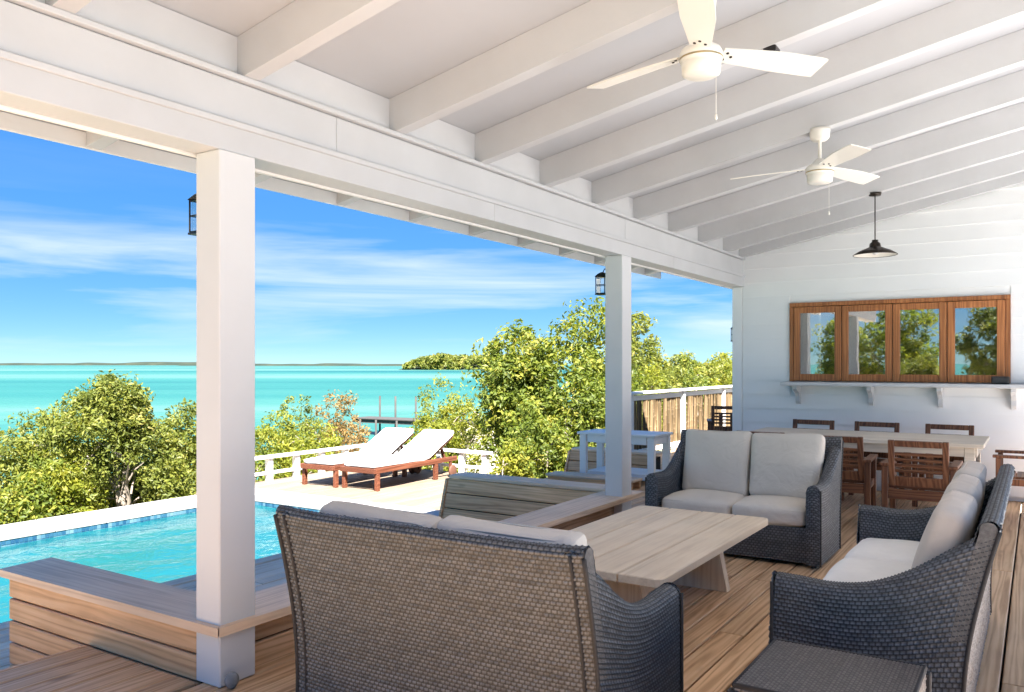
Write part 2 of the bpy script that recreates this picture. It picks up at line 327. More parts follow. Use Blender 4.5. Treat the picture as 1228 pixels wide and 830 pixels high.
LEAF_OLIVE = leaf('leaf_olive', [(0.0, (0.080, 0.102, 0.024, 1)), (0.45, (0.161, 0.185, 0.034, 1)), (0.8, (0.272, 0.273, 0.050, 1)), (1.0, (0.422, 0.343, 0.114, 1))])
LEAF_GREEN = leaf('leaf_green', [(0.0, (0.069, 0.098, 0.019, 1)), (0.5, (0.161, 0.202, 0.031, 1)), (0.85, (0.305, 0.293, 0.046, 1)), (1.0, (0.474, 0.376, 0.078, 1))])
LEAF_LIME = leaf('leaf_lime', [(0.0, (0.095, 0.128, 0.019, 1)), (0.5, (0.217, 0.237, 0.028, 1)), (1.0, (0.379, 0.345, 0.049, 1))])
LEAF_RUST = leaf('leaf_rust', [(0.0, (0.135, 0.102, 0.037, 1)), (0.5, (0.272, 0.188, 0.061, 1)), (1.0, (0.474, 0.291, 0.140, 1))])

# ------------------------------------------------------------------ mesh helpers
class G:
    """collects shapes for ONE mesh"""
    def __init__(self): self.v = []; self.f = []; self.smooth = []
    def add(self, verts, faces, smooth=False, M=None):
        o = len(self.v)
        if M is not None: verts = [tuple(M @ Vector(p)) for p in verts]
        self.v += [tuple(p) for p in verts]
        self.f += [tuple(o + i for i in q) for q in faces]
        self.smooth += [smooth] * len(faces)
        return self
    def box(self, x0, x1, y0, y1, z0, z1, ch=0.0, M=None):
        c = ((x0 + x1) / 2, (y0 + y1) / 2, (z0 + z1) / 2); h = (abs(x1 - x0) / 2, abs(y1 - y0) / 2, abs(z1 - z0) / 2)
        if ch <= 0:
            vs = [(c[0] + sx * h[0], c[1] + sy * h[1], c[2] + sz * h[2]) for sx in (-1, 1) for sy in (-1, 1) for sz in (-1, 1)]
            fs = [(0, 1, 3, 2), (4, 6, 7, 5), (0, 4, 5, 1), (2, 3, 7, 6), (0, 2, 6, 4), (1, 5, 7, 3)]
            return self.add(vs, fs, False, M)
        ch = min(ch, min(h) * 0.9)
        vs, ix = [], {}
        for sx in (-1, 1):
            for sy in (-1, 1):
                for sz in (-1, 1):
                    s = (sx, sy, sz)
                    for a in range(3):
                        ix[s + (a,)] = len(vs)
                        vs.append(tuple(c[k] + s[k] * (h[k] if k == a else h[k] - ch) for k in range(3)))
        fs = []
        def put(idx):
            p = [Vector(vs[i]) for i in idx]
            n = (p[1] - p[0]).cross(p[2] - p[0]); ce = sum(p, Vector()) / len(p) - Vector(c)
            fs.append(tuple(idx) if n.dot(ce) > 0 else tuple(reversed(idx)))
        for a in range(3):
            b_, d_ = [k for k in range(3) if k != a]
            for s in (-1, 1):
                q = []
                for t, w in ((-1, -1), (1, -1), (1, 1), (-1, 1)):
                    k = [0, 0, 0]; k[a] = s; k[b_] = t; k[d_] = w; q.append(ix[tuple(k) + (a,)])
                put(q)
        for a, b_ in ((0, 1), (0, 2), (1, 2)):
            d_ = 3 - a - b_
            for s in (-1, 1):
                for t in (-1, 1):
                    k0 = [0, 0, 0]; k0[a] = s; k0[b_] = t; k0[d_] = -1; k1 = list(k0); k1[d_] = 1
                    put([ix[tuple(k0) + (a,)], ix[tuple(k1) + (a,)], ix[tuple(k1) + (b_,)], ix[tuple(k0) + (b_,)]])
        for sx in (-1, 1):
            for sy in (-1, 1):
                for sz in (-1, 1): put([ix[(sx, sy, sz, a)] for a in range(3)])
        return self.add(vs, fs, False, M)
    def prism(self, poly, axis, a0, a1, M=None):
        """polygon given in the two other axes (in order), extruded along axis"""
        def p3(p, t):
            q = list(p); q.insert(axis, t); return tuple(q)
        n = len(poly)
        vs = [p3(p, a0) for p in poly] + [p3(p, a1) for p in poly]
        area = sum(poly[i][0] * poly[(i + 1) % n][1] - poly[(i + 1) % n][0] * poly[i][1] for i in range(n))
        fs = [tuple(range(n - 1, -1, -1)), tuple(range(n, 2 * n))] + [(i, (i + 1) % n, n + (i + 1) % n, n + i) for i in range(n)]
        if (area > 0) == (axis == 1): fs = [tuple(reversed(q)) for q in fs]
        return self.add(vs, fs, False, M)
    def tube(self, pts, r, n=8, cap=True, M=None):
        pts = [Vector(p) for p in pts]; rs = r if isinstance(r, (list, tuple)) else [r] * len(pts)
        vs, fs = [], []
        up = Vector((0, 0, 1))
        for i, p in enumerate(pts):
            d = (pts[min(i + 1, len(pts) - 1)] - pts[max(i - 1, 0)]).normalized()
            a = d.cross(up)
            if a.length < 0.05: a = d.cross(Vector((1, 0, 0)))
            a.normalize(); b = a.cross(d).normalized()
            for k in range(n):
                t = 2 * PI * k / n
                vs.append(tuple(p + (a * math.cos(t) + b * math.sin(t)) * rs[i]))
        for i in range(len(pts) - 1):
            for k in range(n):
                fs.append((i * n + k, i * n + (k + 1) % n, (i + 1) * n + (k + 1) % n, (i + 1) * n + k))
        if cap: fs += [tuple(range(n - 1, -1, -1)), tuple((len(pts) - 1) * n + k for k in range(n))]
        return self.add(vs, fs, True, M)
    def lathe(self, prof, n=24, c=(0, 0), M=None):
        """prof: (radius, z) from bottom to top"""
        vs, fs = [], []
        for r, z in prof:
            for k in range(n):
                t = 2 * PI * k / n; vs.append((c[0] + r * math.cos(t), c[1] + r * math.sin(t), z))
        for i in range(len(prof) - 1):
            for k in range(n): fs.append((i * n + k, i * n + (k + 1) % n, (i + 1) * n + (k + 1) % n, (i + 1) * n + k))
        return self.add(vs, fs, True, M)
    def build(self, name, mat, parent=None, loc=None):
        me = bpy.data.meshes.new(name); me.from_pydata(self.v, [], self.f)
        me.polygons.foreach_set('use_smooth', self.smooth)
        me.materials.append(mat); me.update()
        return link(name, me, parent, loc)

def link(name, me, parent=None, loc=None):
    o = bpy.data.objects.new(name, me); COL.objects.link(o)
    if parent is not None: o.parent = parent
    if loc is not None: o.location = loc
    return o

def grid_mesh(name, P, mat, attr=None, val=None, smooth=True, closed_u=False):
    """P: (nu, nv, 3) array"""
    nu, nv = P.shape[:2]
    i = np.arange(nu * nv).reshape(nu, nv)
    q = np.stack([i[:-1, :-1], i[1:, :-1], i[1:, 1:], i[:-1, 1:]], -1).reshape(-1, 4)
    return raw_mesh(name, P.reshape(-1, 3), q, mat, attr, val, smooth)

def raw_mesh(name, V, Q, mat, attr=None, val=None, smooth=False):
    me = bpy.data.meshes.new(name)
    nq, k = Q.shape
    me.vertices.add(len(V)); me.vertices.foreach_set('co', np.ascontiguousarray(V, dtype=np.float32).ravel())
    me.loops.add(nq * k); me.loops.foreach_set('vertex_index', np.ascontiguousarray(Q, dtype=np.int32).ravel())
    me.polygons.add(nq); me.polygons.foreach_set('loop_start', np.arange(0, nq * k, k, dtype=np.int32)); me.polygons.foreach_set('loop_total', np.full(nq, k, dtype=np.int32))
    me.polygons.foreach_set('use_smooth', np.full(nq, smooth))
    if attr:
        a = me.attributes.new(attr, 'FLOAT', 'POINT'); a.data.foreach_set('value', np.ascontiguousarray(val, dtype=np.float32).ravel())
    me.materials.append(mat); me.update(calc_edges=True)
    return me

def join_np(parts):
    """[(V, Q, val)] -> one V, Q, val"""
    o = 0; Vs, Qs, As = [], [], []
    for V, Q, a in parts:
        Vs.append(V); Qs.append(Q + o); As.append(a); o += len(V)
    return np.concatenate(Vs), np.concatenate(Qs), np.concatenate(As)

def thing(name, label, cat, loc=(0, 0, 0), rz=0.0, group=None):
    o = bpy.data.objects.new(name, None); COL.objects.link(o)
    o.empty_display_size = 0.1
    o.location = loc; o.rotation_euler = (0, 0, rz); tag(o, label, cat, group)
    return o
def tag(o, label=None, cat=None, group=None, kind=None):
    if label: o['label'] = label
    if cat: o['category'] = cat
    if group: o['group'] = group
    if kind: o['kind'] = kind
    return o
def copy_tree(o, parent=None, loc=None, rz=None, label=None):
    c = o.copy(); COL.objects.link(c)
    if parent is not None: c.parent = parent
    if loc is not None: c.location = loc
    if rz is not None: c.rotation_euler = (0, 0, rz)
    if label: c['label'] = label
    for ch in list(o.children): copy_tree(ch, c)
    return c

_box_cache = {}
def plank(name, parent, mat, x0, x1, y0, y1, z0, z1, ch=0.004):
    """one board; boards of the same size share their mesh, each has its own origin"""
    key = (round(x1 - x0, 3), round(y1 - y0, 3), round(z1 - z0, 3), mat.name, ch)
    if key not in _box_cache:
        g = G().box(-key[0] / 2, key[0] / 2, -key[1] / 2, key[1] / 2, -key[2] / 2, key[2] / 2, ch)
        me = bpy.data.meshes.new(name); me.from_pydata(g.v, [], g.f); me.materials.append(mat); me.update()
        _box_cache[key] = me
    return link(name, _box_cache[key], parent, ((x0 + x1) / 2, (y0 + y1) / 2, (z0 + z1) / 2))

rng = np.random.default_rng(11)
def hnoise(x, y, seed=0, scale=1.0):
    """smooth value noise, 0..1"""
    x = np.asarray(x, float) / scale + 100.3 + seed * 17.1; y = np.asarray(y, float) / scale + 57.7 + seed * 9.7
    xi = np.floor(x); yi = np.floor(y); fx = x - xi; fy = y - yi
    fx = fx * fx * (3 - 2 * fx); fy = fy * fy * (3 - 2 * fy)
    h = lambda a, b: np.modf(np.abs(np.sin(a * 127.1 + b * 311.7 + seed * 3.3) * 43758.5453))[0]
    return (h(xi, yi) * (1 - fx) + h(xi + 1, yi) * fx) * (1 - fy) + (h(xi, yi + 1) * (1 - fx) + h(xi + 1, yi + 1) * fx) * fy
def sstep(a, b, x):
    t = np.clip((np.asarray(x, float) - a) / (b - a), 0, 1); return t * t * (3 - 2 * t)

# ------------------------------------------------------------------ setting: sea, ground, far land
SEA_Z = -2.3
LOW = -0.35            # level of the pool deck below the porch floor
g = G(); 
g.add([(-14000, -14000, SEA_Z), (14000, -14000, SEA_Z), (14000, 14000, SEA_Z), (-14000, 14000, SEA_Z)], [(0, 1, 2, 3)])
tag(g.build('sea', SEA), 'calm turquoise sea with paler and darker bands reaching the horizon', 'sea', kind='structure')

def shore_y(x):
    return 15.5 + 11.5 * sstep(17, 33, x) + 16 * sstep(40, 95, x)
def ground_z(x, y):
    d = shore_y(x) - y                              # metres inland
    d2 = np.minimum(d, np.asarray(x, float) + 34)     # shore behind the house end
    z = -2.75 + 1.45 * sstep(-2.5, 5, d2) + 0.25 * sstep(4, 20, d2)
    z = z + 3.2 * sstep(40, 120, np.asarray(x, float)) * sstep(0, 40, d2)
    return z + (hnoise(x, y, 1, 2.3) - 0.5) * 0.16 + (hnoise(x, y, 2, 7.0) - 0.5) * 0.3
xs = np.concatenate([np.arange(-40, 40, 0.8), np.arange(40, 220, 5.0)]); ys = np.concatenate([np.arange(-120, -20, 5.0), np.arange(-20, 34, 0.8), np.arange(34, 70, 3.0)])
XX, YY = np.meshgrid(xs, ys, indexing='ij')
ZZ = ground_z(XX, YY)
under = sstep(-6.0, -5.2, XX) * sstep(17.5, 16.5, XX) * sstep(-8.6, -7.8, YY) * sstep(10.9, 10.4, YY)
ZZ = ZZ - under * 1.5                                # dug out under the decks and the pool
tag(link('ground', grid_mesh('ground', np.stack([XX, YY, ZZ], -1), GROUND)), 'sandy ground with scrub sloping down to the sea', 'ground', kind='structure')

def far_land(name, pts, h, thick, label, mat, step, seed):
    """a long low island: bumpy mound along a line of x, y points"""
    pts = np.array(pts, float); seg = np.linalg.norm(np.diff(pts, axis=0), axis=1); L = np.concatenate([[0], np.cumsum(seg)])
    n = int(L[-1] / step) + 1; s = np.linspace(0, L[-1], n)
    cx = np.interp(s, L, pts[:, 0]); cy = np.interp(s, L, pts[:, 1])
    tx = np.gradient(cx); ty = np.gradient(cy); ln = np.hypot(tx, ty); nx, ny = -ty / ln, tx / ln
    w = np.linspace(-1, 1, 15)
    env = np.clip(np.minimum(s, L[-1] - s) / (L[-1] * 0.06), 0, 1) ** 0.6
    P = np.zeros((n, 15, 3))
    for k, t in enumerate(w):
        P[:, k, 0] = cx + nx * t * thick; P[:, k, 1] = cy + ny * t * thick
        hh = (0.35 + 0.9 * hnoise(s, 0 * s + k * 3, seed, L[-1] / 9) + 0.5 * hnoise(s, 0 * s + k * 7, seed + 1, step * 2.2)) * h * env * (1 - t * t) ** 0.45
        P[:, k, 2] = SEA_Z - 0.4 + hh
    return tag(link(name, grid_mesh(name, P, mat)), label, 'island', kind='structure')
def far_pts(x0, x1, F0, F1, n=8):
    return [at(x0 + (x1 - x0) * k / (n - 1), F0 + (F1 - F0) * k / (n - 1)) for k in range(n)]
far_land('far_island', far_pts(-900, 300, 2900, 3300), 12, 260, 'long low scrub island along the horizon', SCRUB, 30, 3)
far_land('far_spit', far_pts(240, 500, 2300, 1900), 5, 90, 'thin dark spit of mangrove on the horizon', SCRUB, 14, 5)

# ------------------------------------------------------------------ decks
porch = thing('porch_floor', 'brown timber board floor of the covered porch', 'floor'); porch['kind'] = 'structure'; del porch['category']
ROW = 0.152
BW = 0.1415
def deck_rows(parent, mat, x0, x1, y0, y1, z, length=4.88, seed=0, name='plank', t=0.036):
    r = random.Random(seed); y = y0
    while y < y1 - 0.02:
        w = min(BW, y1 - y - 0.004)
        x = x0; first = r.choice([1.22, 2.44, 3.66, 4.88])
        while x < x1 - 0.01:
            l = first if x == x0 else length
            e = min(x + l, x1)
            if x1 - e < 0.3: e = x1
            dz = r.uniform(-0.0012, 0.0012)
            plank(name, parent, mat, x, e - 0.003, y, y + w, z - t + dz, z + dz, 0.005)
            x = e
        y += ROW
deck_rows(porch, DECK, -0.4, 10.46, -0.456, 3.31, 0.0, seed=3)
deck_rows(porch, DECK, -0.4, 2.43, 3.344, 4.256, 0.0, seed=4)
deck_rows(porch, DECK, 7.29, 18.0, 3.344, 5.42, 0.0, seed=5)
# paving out of view, added to bounce sunlight up into the porch
terr = thing('bounce_paving', 'unseen stone paving added round the porch to bounce sunlight', 'bounce_paving'); terr['kind'] = 'structure'; del terr['category']
for i in range(9):
    for j in range(21):
        x_ = -5.9 + i * 0.6 + 0.1; y_ = -8.3 + j * 0.6
        if y_ < 4.2: plank('paving_slab', terr, SLATE, x_, x_ + 0.593, y_, y_ + 0.593, -0.05, 0.0, 0.006)
g = G()
for i in range(18):
    for j in range(13): g.box(-0.404 + i * 0.6, -0.404 + i * 0.6 + 0.593, -8.3 + j * 0.6, -8.3 + j * 0.6 + 0.593, -0.05, 0, 0.006)
o = g.build('bounce_slabs', BOUNCE_STONE, terr); o['kind'] = 'stuff'
G().box(-5.8, -0.41, -8.3, 4.25, -0.4, -0.055).box(-0.409, 10.4, -8.3, -0.52, -0.4, -0.055).build('bed', BOUNCE_STONE, terr)
g = G().box(-0.4, 10.47, -0.5, 3.3, -0.30, -0.12); g.box(-0.4, 2.42, 3.302, 4.23, -0.30, -0.12); g.box(7.36, 18.0, 3.302, 5.40, -0.30, -0.12)
g.build('joists', GAP_SHADE, porch)
plank('edge_board', porch, DECK, -0.4, 10.46, -0.504, -0.462, -0.20, -0.001)
plank('edge_board', porch, DECK, -0.4, 2.43, 4.258, 4.29, -0.34, -0.002)
plank('edge_board', porch, DECK, 7.37, 18.0, 5.425, 5.46, -0.36, -0.002)

PX0, PX1, PY0, PY1 = -1.5, 7.72, 6.22, 9.53       # inner edge of the pool
pdeck = thing('pool_deck', 'pale weathered timber deck around the pool', 'deck'); pdeck['kind'] = 'structure'; del pdeck['category']
deck_rows(pdeck, CAP_X, 2.2, 7.62, 3.36, PY0 - 0.16, LOW, seed=8)
deck_rows(pdeck, POOLDECK, 8.16, 11.25, 5.50, 10.36, LOW, seed=9)  # sunlit boards get darker wood than the shaded ones, evening out the light
deck_rows(pdeck, CAP_X, -1.5, 2.19, 4.30, PY0 - 0.16, LOW, seed=10)
deck_rows(pdeck, CAP_X, 7.63, 8.15, 5.50, PY0 - 0.16, LOW, seed=12)
plank('pool_edge_board', pdeck, CAP_X, -1.5, 3.2, PY0 - 0.15, PY0 + 0.01, LOW - 0.04, LOW + 0.004, 0.008)
plank('pool_edge_board', pdeck, CAP_X, 3.204, 7.72, PY0 - 0.15, PY0 + 0.01, LOW - 0.04, LOW + 0.004, 0.008)
g = G().box(2.2, 8.14, 3.4, PY0 - 0.05, LOW - 0.3, LOW - 0.11).box(8.17, 11.2, 5.52, 10.3, LOW - 0.4, LOW - 0.11).box(-1.5, 2.19, 4.32, PY0 - 0.05, LOW - 0.3, LOW - 0.11)
g.build('joists', GAP_SHADE, pdeck)
plank('rim_board', pdeck, POOLDECK, 11.2, 11.24, 5.5, 10.36, LOW - 0.5, LOW - 0.04)

# ------------------------------------------------------------------ pool
pool = thing('swimming_pool', 'rectangular swimming pool with white coping and blue mosaic waterline', 'pool', (3, 8, LOW - 1.4))
def pl(x, y, z): return (x - 3, y - 8, z - LOW + 1.4)
def pbox(g, x0, x1, y0, y1, z0, z1, ch=0):
    a, b_ = pl(x0, y0, z0), pl(x1, y1, z1); g.box(a[0], b_[0], a[1], b_[1], a[2], b_[2], ch)
for k in range(16):
    xa = PX0 - 0.2 + k * 0.615; a, b_ = pl(xa, PY1, LOW - 0.09), pl(min(xa + 0.609, 8.12), PY1 + 0.43, LOW + 0.014 + 0.002 * (k % 2))
    plank('coping_stone', pool, COPING, a[0], b_[0], a[1], b_[1], a[2], b_[2], 0.010)
for k in range(6):
    ya = PY0 - 0.12 + k * 0.571; a, b_ = pl(PX1, ya, LOW - 0.09), pl(8.14, ya + 0.565, LOW + 0.013 + 0.002 * (k % 2))
    plank('coping_stone', pool, COPING, a[0], b_[0], a[1], b_[1], a[2], b_[2], 0.010)
g = G(); D = LOW - 1.35
for (x0, x1, y0, y1, z0, z1) in ((PX0, PX1, PY0, PY1, D - 0.05, D), (PX0, PX1, PY1 + 0.01, PY1 + 0.2, D, LOW - 0.10), (PX0, PX1, PY0 - 0.2, PY0 - 0.01, D, LOW - 0.06), (PX1 + 0.01, PX1 + 0.2, PY0, PY1, D, LOW - 0.1), (PX0 - 0.2, PX0, PY0, PY1, D, LOW - 0.1)):
    pbox(g, x0, x1, y0, y1, z0, z1)
g.build('basin', PLASTER, pool)
nx_, ny_ = 160, 60
gx, gy = np.meshgrid(np.linspace(PX0, PX1, nx_), np.linspace(PY0 - 0.008, PY1 + 0.005, ny_), indexing='ij')
gz = np.full_like(gx, LOW - 0.145) + 0.006 * np.sin(gx * 3.1 + gy * 2.3) * np.sin(gy * 4.7 - gx * 1.3) + 0.012 * (hnoise(gx, gy, 4, 0.45) - 0.5)
P = np.stack([gx - 3, gy - 8, gz - LOW + 1.4], -1)
o = link('water', grid_mesh('water', P, POOLW), pool)
# waterline mosaic: thousands of small tiles, each a chip with its own tone
vv, qq, aa = [], [], []
def chip(ax, t, z, plane):
    s = 0.0215
    if ax == 'x':
        c = [(t - s, plane, z - s), (t + s, plane, z - s), (t + s, plane, z + s), (t - s, plane, z + s)]; n_ = (0, -0.004, 0)
    else:
        c = [(plane, t + s, z - s), (plane, t - s, z - s), (plane, t - s, z + s), (plane, t + s, z + s)]; n_ = (-0.004, 0, 0)
    k = len(vv); col = random.random()
    b_ = [pl(*p) for p in c]
    for p in b_: vv.append(p); aa.append(col)
    for p in b_:
        m_ = [sum(q[i] for q in b_) / 4 for i in range(3)]
        vv.append(tuple(p[i] + (m_[i] - p[i]) * 0.08 + n_[i] for i in range(3))); aa.append(col)
    qq.append((k + 4, k + 5, k + 6, k + 7))
    for i in range(4): qq.append((k + i, k + (i + 1) % 4, k + 4 + (i + 1) % 4, k + 4 + i))
for r_i in range(4):
    z = LOW - 0.115 - r_i * 0.047
    t = PX0 + 0.03
    while t < PX1: chip('x', t, z, PY1 + 0.008); t += 0.047
    t = PY0 + 0.03
    while t < PY1: chip('y', t, z, PX1 + 0.008); t += 0.047
o = link('tile_band', raw_mesh('tile_band', np.array(vv), np.array(qq), TILE, 'tone', np.array(aa)), pool); o['kind'] = 'stuff'

# ------------------------------------------------------------------ low timber walls by the porch steps
CAPZ = 0.29
w1 = thing('low_wall', 'low plank wall with wide cap running from the near white post towards the pool', 'wall', (2.56, 4.2, LOW))
def wp(o, name, mat, x0, x1, y0, y1, z0, z1, ch=0.004):
    b_ = o.location; return plank(name, o, mat, x0 - b_.x, x1 - b_.x, y0 - b_.y, y1 - b_.y, z0 - b_.z, z1 - b_.z, ch)
for k in range(5):
    z1 = CAPZ - 0.045 - k * 0.131; z0 = max(z1 - 0.121, LOW)
    if z1 - z0 > 0.02: wp(w1, 'board', DECK_Y, 2.445, 2.475, 3.36, 5.12, z0, z1, 0.006)
g = G(); b_ = w1.location; g.box(2.477 - b_.x, 2.70 - b_.x, 3.30 - b_.y, 5.08 - b_.y, 0, CAPZ - 0.045 - LOW); g.build('core', GAP_SHADE, w1)
g = G(); t = CAPZ - 0.042 - LOW; g.prism([(2.405 - b_.x, 3.150 - b_.y), (2.735 - b_.x, 3.50 - b_.y), (2.735 - b_.x, 5.20 - b_.y), (2.405 - b_.x, 5.16 - b_.y)], 2, t, t + 0.042); g.build('cap', CAP_Y, w1)

w2 = thing('low_wall', 'low plank wall with long cap joining the two white posts', 'wall', (4.8, 3.34, LOW))
for k in range(3):
    z1 = CAPZ - 0.045 - k * 0.131; z0 = max(z1 - 0.121, -0.03)
    if z1 - z0 > 0.02: wp(w2, 'board', DECK, 2.64, 7.12, 3.27, 3.30, z0, z1, 0.006)
g = G(); b_ = w2.location; g.box(2.72 - b_.x, 7.10 - b_.x, 3.302 - b_.y, 3.42 - b_.y, 0, CAPZ - 0.045 - LOW); g.build('core', GAP_SHADE, w2)
g = G(); g.prism([(2.41 - b_.x, 3.148 - b_.y), (7.22 - b_.x, 3.148 - b_.y), (7.22 - b_.x, 3.495 - b_.y), (2.737 - b_.x, 3.495 - b_.y)], 2, t, t + 0.042); g.build('cap', CAP_X, w2)

def sloped_wall(x_top, y0, y1, top, base, lean, label, nb):
    o = thing('sloped_wall', label, 'wall', (x_top, (y0 + y1) / 2, base)); H = top - base; ang = math.atan2(lean, H); Ls = math.hypot(lean, H)
    Mx = Matrix.Rotation(ang, 4, 'Y')
    ww = Ls / nb
    for k in range(nb):
        me_o = plank('board', o, DECK_Y, -0.018, 0.018, -(y1 - y0) / 2, (y1 - y0) / 2, -ww / 2 + 0.005, ww / 2 - 0.005, 0.006)
        c = Vector((-lean, 0, 0)) + Vector((math.sin(ang), 0, math.cos(ang))) * (ww * (k + 0.5))
        me_o.location = c; me_o.rotation_euler = (0, ang, 0)
    g = G(); h = (y1 - y0) / 2 - 0.02
    g.prism([(-lean + 0.024, 0.0), (0.21, 0.0), (0.21, H - 0.03), (0.024, H - 0.03)], 1, -h, h); g.build('core', GAP_SHADE, o)
    g = G().box(-0.03, 0.26, -h - 0.04, h + 0.0, H + 0.002, H + 0.038, 0.006); g.build('cap', CAP_Y, o)
    for s in (1,):
        g = G(); g.prism([(-lean - 0.045, 0.0), (-lean + 0.05, 0.0), (0.06, H - 0.005), (-0.03, H - 0.005)], 1, s * (h + 0.022), s * (h + 0.05)); g.build('end_board', DECK_Y, o)
    return o
sloped_wall(7.06, 3.50, 5.36, CAPZ - 0.02, LOW, 0.17, 'slanted four-board timber wall facing the pool beside the far white post', 4)
sloped_wall(10.35, 4.35, 5.66, 0.26, -0.16, 0.16, 'slanted brown timber wall behind the white garden table', 3)

# ------------------------------------------------------------------ covered porch
SL = 0.195; RB0 = 2.868
def raf_z(y): return RB0 + SL * (3.2 - y)      # underside of the rafters
RD = 0.205
X_END = 0.20; RX1 = 10.95; HIGH_EDGE = -2.3; EAVE = 4.52  # roof's unseen near end and high edge are shaped to let bounced sun in
pav = thing('covered_porch', 'white painted open porch roof with posts, beam and sloping rafters', 'porch')
def post(x0, x1, y0, y1, z1=2.5):
    g = G().box(x0, x1, y0, y1, 0.0, z1, 0.006); return g.build('post', POSTP, pav)
POST1 = (2.437, 2.645, 3.18, 3.355); POST2 = (6.80, 7.00, 3.185, 3.36)
post(*POST1); post(*POST2)
for px_ in (0.6, 5.0, 9.8): post(px_, px_ + 0.2, -2.1, -1.9, raf_z(-1.9) - 0.16)
# the beam along the open side: two stacked boards with a shadow line, then the plate
BI, BO = 3.20, 3.36
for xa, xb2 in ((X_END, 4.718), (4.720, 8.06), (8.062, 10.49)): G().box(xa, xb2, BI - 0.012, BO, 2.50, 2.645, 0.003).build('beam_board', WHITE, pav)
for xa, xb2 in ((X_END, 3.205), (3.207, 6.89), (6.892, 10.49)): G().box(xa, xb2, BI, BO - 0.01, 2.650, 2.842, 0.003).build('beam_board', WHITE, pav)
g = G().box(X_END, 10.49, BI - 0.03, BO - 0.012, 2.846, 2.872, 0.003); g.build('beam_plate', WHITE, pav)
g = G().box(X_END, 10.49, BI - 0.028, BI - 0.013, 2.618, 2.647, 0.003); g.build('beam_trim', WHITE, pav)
g = G().box(X_END, RX1, BO + 0.004, BO + 0.03, 2.488, 2.80, 0.003); g.build('outer_fascia', WHITE_OUT, pav)
RAF = [0.30, 1.67, 2.57, 3.66, 4.53, 5.39, 6.26, 7.12, 7.99, 8.86, 9.73, 10.36]
Y_LO = -6.9
def z_lo(y): return raf_z(y)
for xr in RAF:
    for (ya, yb) in ((HIGH_EDGE, EAVE),):
        g = G()
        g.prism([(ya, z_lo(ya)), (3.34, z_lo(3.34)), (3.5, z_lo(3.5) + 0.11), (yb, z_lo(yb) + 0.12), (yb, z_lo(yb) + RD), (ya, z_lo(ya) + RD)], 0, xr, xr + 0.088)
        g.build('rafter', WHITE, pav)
xx = [X_END] + [r + 0.088 for r in RAF]; 
for a, b_ in zip([r + 0.088 for r in RAF[:-1]], RAF[1:]):
    g = G().box(a + 0.001, b_ - 0.001, BI + 0.02, BI + 0.06, 2.873, raf_z(BI + 0.02) + RD - 0.003); g.build('blocking', WHITE, pav)
for (ya, yb) in ((HIGH_EDGE, EAVE + 0.06),):
    g = G(); za, zb = z_lo(ya) + RD + 0.002, z_lo(yb) + RD + 0.002
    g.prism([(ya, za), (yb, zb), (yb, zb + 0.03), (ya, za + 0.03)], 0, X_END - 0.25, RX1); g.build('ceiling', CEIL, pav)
    g = G(); g.prism([(ya, za + 0.032), (yb, zb + 0.032), (yb, zb + 0.08), (ya, za + 0.08)], 0, X_END - 0.3, RX1 + 0.2); g.build('roofing', WHITE_OUT, pav)
zf = z_lo(EAVE) + RD
g = G().box(X_END - 0.28, RX1, EAVE + 0.002, EAVE + 0.026, zf - 0.092, zf - 0.002, 0.003); g.build('eave_board', WHITE_OUT, pav)
g = G().box(X_END, 10.49, -2.1, -1.9, raf_z(-1.9) - 0.16, raf_z(-1.9) - 0.005); g.build('high_beam', WHITE, pav)

hroof = thing('house_roof', 'white house roof with short eave beyond the porch', 'roof', (14.4, 0, 0))
HE = 3.50
G().prism([(HIGH_EDGE, raf_z(HIGH_EDGE) + RD), (HE, raf_z(HE) + RD), (HE, raf_z(HE) + RD + 0.10), (HIGH_EDGE, raf_z(HIGH_EDGE) + RD + 0.10)], 0, -3.2, 3.7).build('roofing', WHITE_OUT, hroof)
G().box(-3.45, 3.7, HE - 0.03, HE, raf_z(HE) + RD - 0.16, raf_z(HE) + RD - 0.002, 0.003).build('eave_board', WHITE_OUT, hroof)

# ------------------------------------------------------------------ house end wall with the serving window
WX = 10.50
WY0, WY1, WZ0, WZ1 = 0.30, 2.56, 1.29, 2.215        # window opening
wall = thing('house_wall', 'white lap-sided end wall of the porch with a four-pane serving window', 'wall', (WX, 0, 0))
def lx(x): return x - WX
EXPO = 0.178
k = 0
def roof_under(y): return z_lo(y) + RD
def siding(ya, yb, z0, z1):
    """one lap board between ya and yb, clipped by the roof slope"""
    pts = []
    if z1 <= min(roof_under(ya), roof_under(yb)) - 0.01:
        g = G(); g.prism([(-0.024, z0), (-0.001, z0), (0.0, z1 + 0.012), (-0.005, z1 + 0.012)], 1, ya, yb); g.build('siding_board', WALLP, wall); return
    ye = yb                       # shorten at the slope
    while ye > ya + 0.1 and roof_under(ye) < z1 + 0.01: ye -= 0.02
    g = G(); g.prism([(-0.024, z0), (-0.001, z0), (0.0, z1 + 0.012), (-0.005, z1 + 0.012)], 1, ya, ye); g.build('siding_board', WALLP, wall)
    if ye < yb - 0.03:            # sloping end piece
        yq = min(yb, ye + 1.2)
        zt = min(z1, roof_under(yq) - 0.01)
        if zt > z0 + 0.015:
            vs = [(-0.024, ye, z0), (-0.024, yq, z0), (-0.007, yq, zt), (-0.006, ye, z1), (0, ye, z0), (0, yq, z0), (0, yq, zt), (0, ye, z1)]
            G().add(vs, [(0, 3, 2, 1), (4, 5, 6, 7), (0, 1, 5, 4), (2, 3, 7, 6), (1, 2, 6, 5), (0, 4, 7, 3)]).build('siding_board', WALLP, wall)
YL, YR = 3.21, -2.15
z = 0.05
